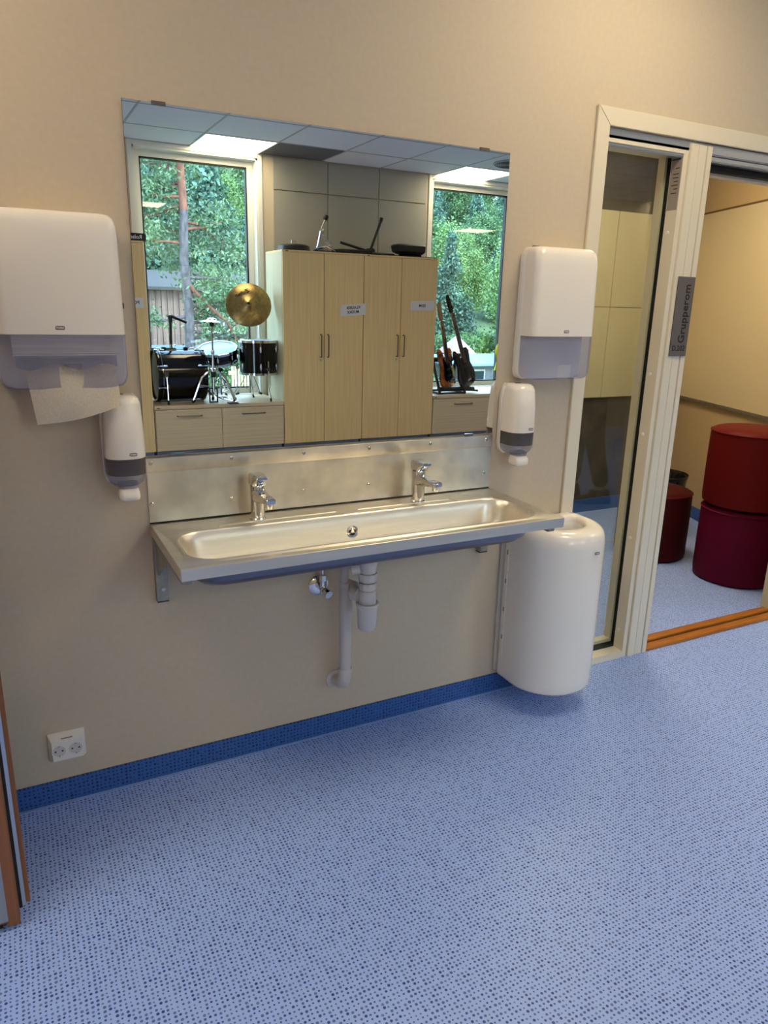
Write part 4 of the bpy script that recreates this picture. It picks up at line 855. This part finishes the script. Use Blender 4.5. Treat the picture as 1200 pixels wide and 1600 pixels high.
#PART4
# ------------------------------------------------------------------ outside
def leaf_mesh(name, centers, size, m, aspect=1.6, seed=0, flat=.0):
    g = np.random.default_rng(seed); n = len(centers); c = np.asarray(centers)
    a = g.normal(size=(n, 3)); a[:, 2] *= (1-flat); a /= np.linalg.norm(a, axis=1, keepdims=True)
    b = g.normal(size=(n, 3)); b -= a*(a*b).sum(1, keepdims=True); b /= np.linalg.norm(b, axis=1, keepdims=True)
    s = (size*(.6+.8*g.random((n, 1))))
    v = np.concatenate([c-a*s*aspect*.5, c+b*s*.5, c+a*s*aspect*.5, c-b*s*.5], 1).reshape(-1, 3)
    me = bpy.data.meshes.new(name); me.vertices.add(4*n); me.vertices.foreach_set('co', v.ravel())
    me.loops.add(4*n); me.loops.foreach_set('vertex_index', np.arange(4*n)); me.polygons.add(n)
    me.polygons.foreach_set('loop_start', np.arange(n)*4); me.update(calc_edges=True); me.materials.append(m)
    return me
def leaf_mat(name, c1, c2, scale=1.2):
    m = noise_mat(name, c1, c2, (scale,)*3, .6, det=6, lo=.35, hi=.68); n, l, b = nodes(m)
    return m
m_pine = leaf_mat('pine_needles', (104, 130, 86), (60, 88, 62))
m_fir = leaf_mat('hazy_forest_green', (90, 124, 98), (54, 86, 72), .5)  # haze of the far forest mixed in as a paler, bluer green
m_birch = leaf_mat('birch_leaves', (117, 143, 74), (78, 117, 62), .8)
m_bush = leaf_mat('bush_leaves', (93, 124, 65), (51, 84, 51), 1.5)
m_grass = noise_mat('meadow_grass', (81, 99, 60), (59, 81, 51), (.6, .6, .6), .9)
m_barkg = noise_mat('grey_pine_bark', (99, 93, 95), (65, 60, 62), (14, 14, 5), .9, bump=.5)
m_barko = noise_mat('orange_pine_bark', (131, 84, 63), (93, 60, 48), (14, 14, 5), .9, bump=.5)
m_wall_o = noise_mat('weathered_boards', (122, 100, 88), (96, 76, 66), (8, 8, .6), .8)
m_roofg = mat('grey_metal_roof', (104, 124, 142), .5); m_pink = noise_mat('pink_roof', (172, 138, 132), (156, 122, 114), (3, 3, 3), .7)
m_roofb = mat('dark_roof_felt', (62, 58, 54), .9)
m_facade = noise_mat('grey_facade', (140, 140, 140), (112, 114, 114), (2, 2, 2), .8); m_darkwin = mat('dark_window', (42, 56, 60), .15)
m_slat = mat('yellow_wood_slats', (206, 190, 134), .7)
bm = bm_new(); xs = [-40+8*i for i in range(17)]; ys = [-5.3, -9, -14, -20, -28, -36, -46, -60, -80, -110]; zs = [-1.6, -1.5, -1.4, -1.7, -2.2, -2.6, -2.0, 1.5, 9, 17]
gv = [[bm.verts.new((x, y, z+.3*math.sin(x*.3+y*.2)*(y < -12))) for x in xs] for y, z in zip(ys, zs)]
for j in range(len(ys)-1):
    for i in range(len(xs)-1): bm.faces.new((gv[j][i], gv[j][i+1], gv[j+1][i+1], gv[j+1][i]))
o = obj('ground_outside', bm, m_grass, kind='structure')
def crown_pts(seed, n, w, h, kind):
    g = np.random.default_rng(seed); out = []
    k = 60 if kind != 'fir' else 46
    for i in range(k):
        if kind == 'fir':
            u = i/k; z = h*(.12+.86*u); r = w*(1-u)**.8*.9; a = g.random()*6.28*3
            cx, cy = .62*r*math.cos(a), .62*r*math.sin(a); m_ = int(n/k*(1.6-1.2*u)); s = np.array([max(.15, r*.42), max(.15, r*.42), h*.035])
        else:
            d = g.normal(size=3); d /= np.linalg.norm(d); q = g.random()**.4
            z = h*(.60+.36*d[2]*q); prof = 1-.35*abs(z/h-.55); cx, cy = w*d[0]*q*prof, w*d[1]*q*prof; m_ = int(n/k); s = np.array([w*.20, w*.20, h*.05])
        out.append(np.array([cx, cy, z])+g.normal(size=(m_, 3))*s)
    return np.concatenate(out)
CROWN = {}
for kind, m_, n, w, h, sz in (('fir', m_fir, 15000, 2.0, 10, .15), ('broad', m_bush, 14000, 2.4, 8, .13), ('birch', m_birch, 13000, 1.7, 9, .11)):
    CROWN[kind] = (leaf_mesh('crown', crown_pts(7, n, w, h, kind), sz, m_, seed=3), w, h)
def tree(kind, x, y, z, sc, label, grp='trees beyond the windows'):
    me, w, h = CROWN[kind]
    t = thing({'fir': 'spruce_tree', 'broad': 'leafy_tree', 'birch': 'birch_tree'}[kind], (x, y, z), label, 'tree', grp); t.scale = (sc, sc, sc); t.rotation_euler = (0, 0, random.uniform(0, 6)); LOC[t.name] = Vector((0, 0, 0))
    c = bpy.data.objects.new('crown', me); COL.objects.link(c); c.parent = t; c['kind'] = 'stuff'
    key = 'trunk_'+kind
    if key not in CROWN:
        bm = bm_new(); tube(bm, [(0, 0, -.4), (.04, 0, h*.4), (0, .05, h*.9)], [.16, .11, .03], 8); CROWN[key] = obj('trunk', bm, m_barkg, t)
    else:
        k = CROWN[key].copy(); COL.objects.link(k); k.parent = t
rows = [('fir', 6.0, -36, 1.15), ('fir', 9.3, -38, 1.2), ('broad', 3.2, -37, 1.15), ('fir', 12.5, -37, 1.2), ('broad', 7.6, -44, 1.3), ('fir', 4.2, -45, 1.3), ('birch', 27.4, -35.5, 1.0), ('birch', 30.8, -39, 1.1), ('fir', 21.6, -41, .75), ('fir', 24.2, -42.5, .8), ('fir', 27.2, -43, .85), ('broad', 23.3, -47, .8), ('broad', 26.6, -48, .8)]
gr = random.Random(5)
for yy in (-50, -57, -64, -73, -82, -92, -103):
    for sl0, sl1 in ((.12, .34), (.56, .76)):
        x = -.93+sl0*(2.1-yy)
        while x < -.93+sl1*(2.1-yy):
            rows.append((gr.choice(['fir', 'fir', 'broad', 'birch'] if yy > -66 else ['fir', 'fir', 'broad']), x, yy+gr.uniform(-2, 2), gr.uniform(.75, 1.05))); x += gr.uniform(2.4, 4.2)
for i, (k, x, y, sc) in enumerate(rows):
    z = float(np.interp(-y, [-v for v in ys], zs))
    lab = {'fir': 'blue-green spruce of the forest', 'broad': 'mid-green leafy tree', 'birch': 'yellow-green birch'}[k]
    left_ = x/(-y) < .45; where = ('behind the board-clad house' if y > -48 else 'far up the hill beyond the left window') if left_ else ('close outside the right window' if y > -48 else 'far up the hill beyond the right window')
    tree(k, x, y, z, sc, '%s %s' % (lab, where), {'fir': 'spruces', 'broad': 'leafy trees', 'birch': 'birches'}[k]+' '+where)
# the pine in front of the left window
t = thing('pine_tree', (3.42, -17.5, -1.55), 'tall pine with orange upper trunk standing outside the left window', 'tree'); LOC[t.name] = Vector((0, 0, 0))
tr = [(-.10, 0, -.2), (.0, 0, 1.5), (.02, 0, 3.0), (-.06, .02, 4.1), (.0, 0, 5.2), (-.05, 0, 6.6), (.06, 0, 8.2), (0, 0, 9.6)]
bm = bm_new(); tube(bm, tr[:5], [.155, .135, .125, .115, .105], 14); obj('trunk', bm, m_barkg, t)
bm = bm_new(); tube(bm, tr[4:], [.105, .10, .07, .03], 12); obj('upper_trunk', bm, m_barko, t, label='orange flaking bark of the upper trunk')
g = random.Random(11); pts = []
for k in range(38):
    z = 2.1+7.2*(k/38); a = g.uniform(0, 2*PI) if k % 3 else g.choice([.1, PI-.2, PI+.25, -.2])
    if math.sin(a) > .35: a = -a
    L_ = g.uniform(1.2, 2.3)*(1-.35*(z-2)/7.5); up = g.uniform(-.35, .25)
    p = [Vector((0, 0, z))]
    for i in range(1, 6):
        a += g.uniform(-.35, .35); p.append(p[-1]+Vector((math.cos(a), math.sin(a), up+g.uniform(-.25, .25)))*L_/5)
    bm = bm_new(); tube(bm, p, [.045, .038, .03, .024, .016, .008], 6); obj('branch', bm, m_barko if z > 4.3 else m_barkg, t)
    for q in p[2:]:
        if math.hypot(q.x, q.y) < .5 or (q.y > .1 and abs(q.x) < .6): continue
        for _ in range(5):
            c = q+Vector((g.gauss(0, .34), g.gauss(0, .34), g.gauss(.05, .20)))
            pts.append(np.array(c)+np.random.default_rng(len(pts)).normal(size=(34, 3))*np.array([.13, .13, .08]))
me = leaf_mesh('needles', np.concatenate(pts), .045, m_pine, aspect=2.6, seed=5)
o = bpy.data.objects.new('needles', me); COL.objects.link(o); o.parent = t; o['kind'] = 'stuff'
bm = bm_new(); tube(bm, [(.05, .1, 3.4), (.5, .2, 2.9), (.95, .3, 2.5), (1.15, .3, 2.1), (1.6, .3, 1.7)], [.05, .045, .04, .03, .015], 8); obj('branch', bm, m_barko, t)
# board-clad house
t = thing('wooden_house', (7, -30.2, -2.2), 'weathered board-clad wooden house seen through the left window', 'house')
bx('house_wall', m_wall_o, t, 2.0, 12.0, -34, -30.1, -2.6, 1.95)
for k in range(42): bx('board', m_wall_o, t, 2.0+.24*k, 2.0+.24*k+.215, -30.1, -30.06+.012*(k % 2), -2.2, 1.93, smooth=0)
bm = bm_new(); prism(bm, [(1.6, -29.7, 1.9), (1.6, -29.7, 2.02), (1.6, -32.1, 2.75), (1.6, -34.4, 2.02), (1.6, -34.4, 1.9), (1.6, -32.1, 2.6)], (10.8, 0, 0)); obj('roof', bm, m_roofb, t)
for (a, b, c, e) in ((6.93, 8.0, .18, 1.24), (3.6, 4.5, .2, 1.2), (9.6, 10.6, .18, 1.24)):
    bm = bm_new(); 
    for q in ((a, a+.10, c, e), (b-.10, b, c, e), (a+.1, b-.1, c, c+.10), (a+.1, b-.1, e-.10, e), ((a+b)/2+.18, (a+b)/2+.24, c+.1, e-.1)): box(bm, q[0], q[1], -30.05, -29.98, q[2], q[3])
    w_ = obj('house_window', bm, m_trim2, t); bx('pane', m_darkwin, w_, a+.1, b-.1, -30.045, -30.02, c+.1, e-.1, smooth=0)
bx('terrace_rail', m_roofg, t, 2.6, 6.6, -29.3, -29.2, -.62, -.28)
# low grey building with pink pyramid roof behind
t = thing('grey_building', (21, -30, -2.6), 'low flat-roofed grey building seen through the right window', 'building')
bx('facade', m_facade, t, 20.1, 27, -33, -30, -3.4, -1.25)
bm = bm_new(); prism(bm, [(18.7, -33.2, -1.02), (18.7, -29.0, -1.22), (18.7, -29.0, -1.34), (18.7, -33.2, -1.14)], (9, 0, 0)); obj('roof_slab', bm, m_roofg, t)
for k in range(4): 
    w_ = bx('house_window', m_trim2, t, 20.5+1.5*k, 21.5+1.5*k, -30.0, -29.96, -2.5, -1.6); bx('pane', m_darkwin, w_, 20.58+1.5*k, 21.42+1.5*k, -29.965, -29.95, -2.42, -1.68, smooth=0)
t = thing('pavilion', (22.6, -34.6, -2.8), 'small pavilion with pink pyramid roof behind the grey building', 'pavilion')
bm = bm_new(); ap = bm.verts.new((22.6, -34.6, -.03)); c_ = [bm.verts.new(p) for p in ((21.75, -33.75, -1.05), (23.45, -33.75, -1.05), (23.45, -35.45, -1.05), (21.75, -35.45, -1.05))]
for i in range(4): bm.faces.new((c_[i], c_[(i+1) % 4], ap))
bm.faces.new(c_[::-1]); obj('pyramid_roof', bm, m_pink, t)
bx('pavilion_wall', m_facade, t, 21.9, 23.3, -35.3, -33.9, -3, -1.06)
# railing and bushes
t = thing('slat_railing', (3.3, -12, -1.4), 'yellow wooden slat railing outside below the drum kit', 'railing')
for k in range(16): bx('slat', m_slat, t, 2.98+.062*k, 2.98+.062*k+.040, -12.02, -12, -1.35, .28, smooth=0)
for z in (-1.1, .12): bx('rail', m_slat, t, 2.93, 4.0, -12.06, -12.021, z, z+.07, smooth=0)
me_b = leaf_mesh('foliage', crown_pts(21, 5000, 1.0, 1.9, 'broad'), .085, m_bush, seed=9)
for i, (x, y, z, s_) in enumerate([(3.2, -20.5, -2.2, 1.0), (4.6, -21.5, -2.3, 1.1), (5.9, -22, -2.4, 1.25), (6.6, -26, -2.4, 1.2), (8.0, -27.5, -2.6, 1.4), (2.2, -23, -2.4, 1.2), (12.5, -22.5, -2.6, 1.0), (15.5, -26, -3.0, .9), (22.2, -37, -2.9, 1.5), (24.0, -36.5, -2.9, 1.5), (25.6, -38, -2.9, 1.6), (27.4, -37, -2.9, 1.5), (25.9, -34.0, -2.9, 1.1)]):
    b_ = thing('bush', (x, y, z), 'green bush in front of the board-clad house' if x < 10 else 'green bush on the lawn before the grey building' if x < 20 else 'green bush behind the grey building', 'bush', 'bushes by the house' if x < 10 else 'bushes on the lawn' if x < 20 else 'bushes behind the grey building'); b_.scale = (s_,)*3; b_.rotation_euler = (0, 0, i)
    o = bpy.data.objects.new('foliage', me_b); COL.objects.link(o); o.parent = b_; o['kind'] = 'stuff'
#PART5
# ------------------------------------------------------------------ person reflected in the glazed screen
def skin(name, joints, edges, m, par, sub=2, root=None, label=None):
    """joints: {key: (x, y, z, r) or (x, y, z, (rx, ry))}"""
    keys = list(joints); me = bpy.data.meshes.new(name)
    me.from_pydata([joints[k][:3] for k in keys], [(keys.index(a), keys.index(b)) for a, b in edges], []); o = bpy.data.objects.new(name, me); COL.objects.link(o)
    md = o.modifiers.new('skin', 'SKIN'); md.use_smooth_shade = True; md.branch_smoothing = .6
    for k, v in zip(keys, me.skin_vertices[0].data):
        r = joints[k][3]; v.radius = r if isinstance(r, tuple) else (r, r); v.use_root = (k == (root or keys[0]))
    sm = o.modifiers.new('sub', 'SUBSURF'); sm.levels = sub; sm.render_levels = sub
    dg = bpy.context.evaluated_depsgraph_get(); dg.update(); m2 = bpy.data.meshes.new_from_object(o.evaluated_get(dg)); m2.name = name
    bpy.data.objects.remove(o); bpy.data.meshes.remove(me); m2.materials.clear(); m2.materials.append(m)
    for p in m2.polygons: p.use_smooth = True
    o2 = bpy.data.objects.new(name, m2); COL.objects.link(o2); o2.parent = par; LOC[o2.name] = Vector((0, 0, 0))
    if label: o2['label'] = label
    return o2
m_skin = mat('skin', (214, 170, 140), .55); m_hair = noise_mat('pale_blond_hair', (206, 184, 140), (176, 150, 108), (60, 60, 8), .6)
m_top = mat('cream_knit', (216, 202, 172), .9); m_trou = mat('dark_trousers', (40, 36, 36), .85); m_shoe = mat('dark_shoes', (30, 28, 28), .5)
P_ = thing('person', (3.15, -2.10, 0), 'person in a pale top and dark trousers, reflected faintly in the glazed screen', 'person'); P_.rotation_euler = (0, 0, R(205)); LOC[P_.name] = Vector((0, 0, 0))
# local frame: faces +x, left side is +y
J = {'pelvis': (0, 0, .98, (.115, .15)), 'waist': (.0, 0, 1.12, (.10, .125)), 'chest': (.0, 0, 1.32, (.115, .155)), 'upper': (-.01, 0, 1.43, (.09, .12)), 'neck': (0, 0, 1.53, .055), 'skull0': (.015, 0, 1.60, .06)}
E = [('pelvis', 'waist'), ('waist', 'chest'), ('chest', 'upper'), ('upper', 'neck'), ('neck', 'skull0')]
for s_, n_ in ((1, 'l'), (-1, 'r')):
    J.update({'sh'+n_: (-.01, .17*s_, 1.43, .055), 'el'+n_: (-.02, .225*s_, 1.16, .040), 'wr'+n_: (.16, .19*s_, 1.02, .028), 'pa'+n_: (.235, .17*s_, 1.015, (.022, .036)),
              'hi'+n_: (0, .085*s_, .92, .088), 'kn'+n_: (.015+.04*s_, .095*s_, .51, .058), 'an'+n_: (-.03+.09*s_, .10*s_, .09, .037), 'he'+n_: (-.05+.09*s_, .10*s_, .045, .036), 'to'+n_: (.13+.09*s_, .115*s_, .035, (.028, .04))})
    E += [('upper', 'sh'+n_), ('sh'+n_, 'el'+n_), ('el'+n_, 'wr'+n_), ('wr'+n_, 'pa'+n_), ('pelvis', 'hi'+n_), ('hi'+n_, 'kn'+n_), ('kn'+n_, 'an'+n_), ('an'+n_, 'he'+n_), ('an'+n_, 'to'+n_)]
    for i, (dy, L_) in enumerate(((-.030, .065), (-.011, .075), (.009, .072), (.028, .058))):
        b0 = (.245, .17*s_+dy, 1.018); J['f%d0'%i+n_] = (*b0, .009); J['f%d1'%i+n_] = (b0[0]+L_*.55, b0[1], b0[2]-.008, .0085); J['f%d2'%i+n_] = (b0[0]+L_*.85, b0[1], b0[2]-.03, .0075)
        E += [('pa'+n_, 'f%d0'%i+n_), ('f%d0'%i+n_, 'f%d1'%i+n_), ('f%d1'%i+n_, 'f%d2'%i+n_)]
    J['t0'+n_] = (.215, .17*s_-.035*s_, 1.03, .011); J['t1'+n_] = (.255, .17*s_-.062*s_, 1.035, .009); E += [('pa'+n_, 't0'+n_), ('t0'+n_, 't1'+n_)]
body = skin('body', J, E, m_skin, P_)
bm = bm_new(); n = 24; hd_ = []
for z, rx, ry, cx in ((1.555, .045, .040, .02), (1.575, .062, .050, .030), (1.60, .082, .060, .022), (1.64, .092, .070, .012), (1.685, .096, .075, .004), (1.725, .095, .075, -.002), (1.76, .082, .066, -.006), (1.785, .055, .045, -.008), (1.795, .02, .018, -.008)):
    hd_.append([Vector((cx+rx*math.cos(2*PI*k/n)+(.014*max(0, math.cos(2*PI*k/n))**24 if 1.62 < z < 1.66 else 0), ry*math.sin(2*PI*k/n), z)) for k in range(n)])
loft(bm, hd_); head = obj('head', bm, m_skin, P_, smooth=80)
bm = bm_new(); tube(bm, [(.094, 0, 1.695), (.112, 0, 1.655), (.098, 0, 1.643)], [.007, .012, .008], 8); obj('nose', bm, m_skin, head, smooth=80)
for s_ in (1, -1):
    bm = bm_new(); lathe(bm, [(.002, 0), (.009, .002), (.011, .006), (.006, .011)], (.082, .031*s_, 1.690), (1, .2*s_, 0), 12); obj('eye', bm, m_ink, head)
    bm = bm_new(); tube(bm, [(0, .073*s_, 1.66), (-.008, .082*s_, 1.68), (-.005, .078*s_, 1.70)], [.006, .011, .008], 8); obj('ear', bm, m_skin, head, smooth=80)
bm = bm_new(); tube(bm, [(.100, -.022, 1.612), (.106, 0, 1.610), (.100, .022, 1.612)], [.003, .006, .003], 8); obj('mouth', bm, m_red, head)
bm = bm_new(); hr = []
for z, rx, ry, cx, cut in ((1.545, .080, .086, -.035, .3), (1.58, .095, .098, -.03, .2), (1.64, .104, .100, -.022, .35), (1.70, .108, .098, -.012, .62), (1.745, .110, .095, -.004, .9), (1.785, .092, .080, -.008, 1), (1.812, .055, .05, -.01, 1), (1.820, .015, .015, -.01, 1)):
    hr.append([Vector((cx+rx*(math.cos(a) if math.cos(a) < 0 else math.cos(a)*cut), ry*math.sin(a), z)) for a in [2*PI*k/n for k in range(n)]])
loft(bm, hr); obj('hair', bm, m_hair, P_, smooth=80)
T = {'w': (0, 0, 1.02, (.145, .19)), 'h': (0, 0, .93, (.145, .19)), 'm': (0, 0, 1.15, (.125, .16)), 'c': (0, 0, 1.32, (.135, .175)), 'u': (-.01, 0, 1.43, (.10, .14)), 'n': (-.005, 0, 1.50, .068)}
TE = [('w', 'h'), ('w', 'm'), ('m', 'c'), ('c', 'u'), ('u', 'n')]
for s_, n_ in ((1, 'l'), (-1, 'r')):
    T.update({'s'+n_: (-.01, .175*s_, 1.43, .072), 'e'+n_: (-.02, .228*s_, 1.16, .058), 'c'+n_: (.13, .196*s_, 1.04, .046)}); TE += [('u', 's'+n_), ('s'+n_, 'e'+n_), ('e'+n_, 'c'+n_)]
skin('jumper', T, TE, m_top, P_)
T = {'p': (0, 0, .985, (.125, .165)), 'w': (0, 0, 1.05, (.115, .15))}; TE = [('p', 'w')]
for s_, n_ in ((1, 'l'), (-1, 'r')):
    T.update({'h'+n_: (0, .09*s_, .90, .105), 'k'+n_: (.015+.04*s_, .097*s_, .51, .080), 'a'+n_: (-.03+.09*s_, .10*s_, .12, .066)}); TE += [('p', 'h'+n_), ('h'+n_, 'k'+n_), ('k'+n_, 'a'+n_)]
skin('trousers', T, TE, m_trou, P_)
for s_ in (1, -1):
    bm = bm_new(); X0 = .09*s_
    loft(bm, [[Vector((X0+a*k1+dx, .107*s_+b*k2, z)) for a, b in ((-.10, -.03), (-.11, 0), (-.10, .03), (0, .044), (.12, .046), (.175, .025), (.18, 0), (.175, -.025), (.12, -.046), (0, -.044))] for z, k1, k2, dx in ((.002, 1, 1, 0), (.02, 1.02, 1.02, 0), (.05, .97, .95, -.002), (.085, .6, .8, -.03), (.11, .5, .8, -.035))]); obj('shoe', bm, m_shoe, P_, smooth=60)
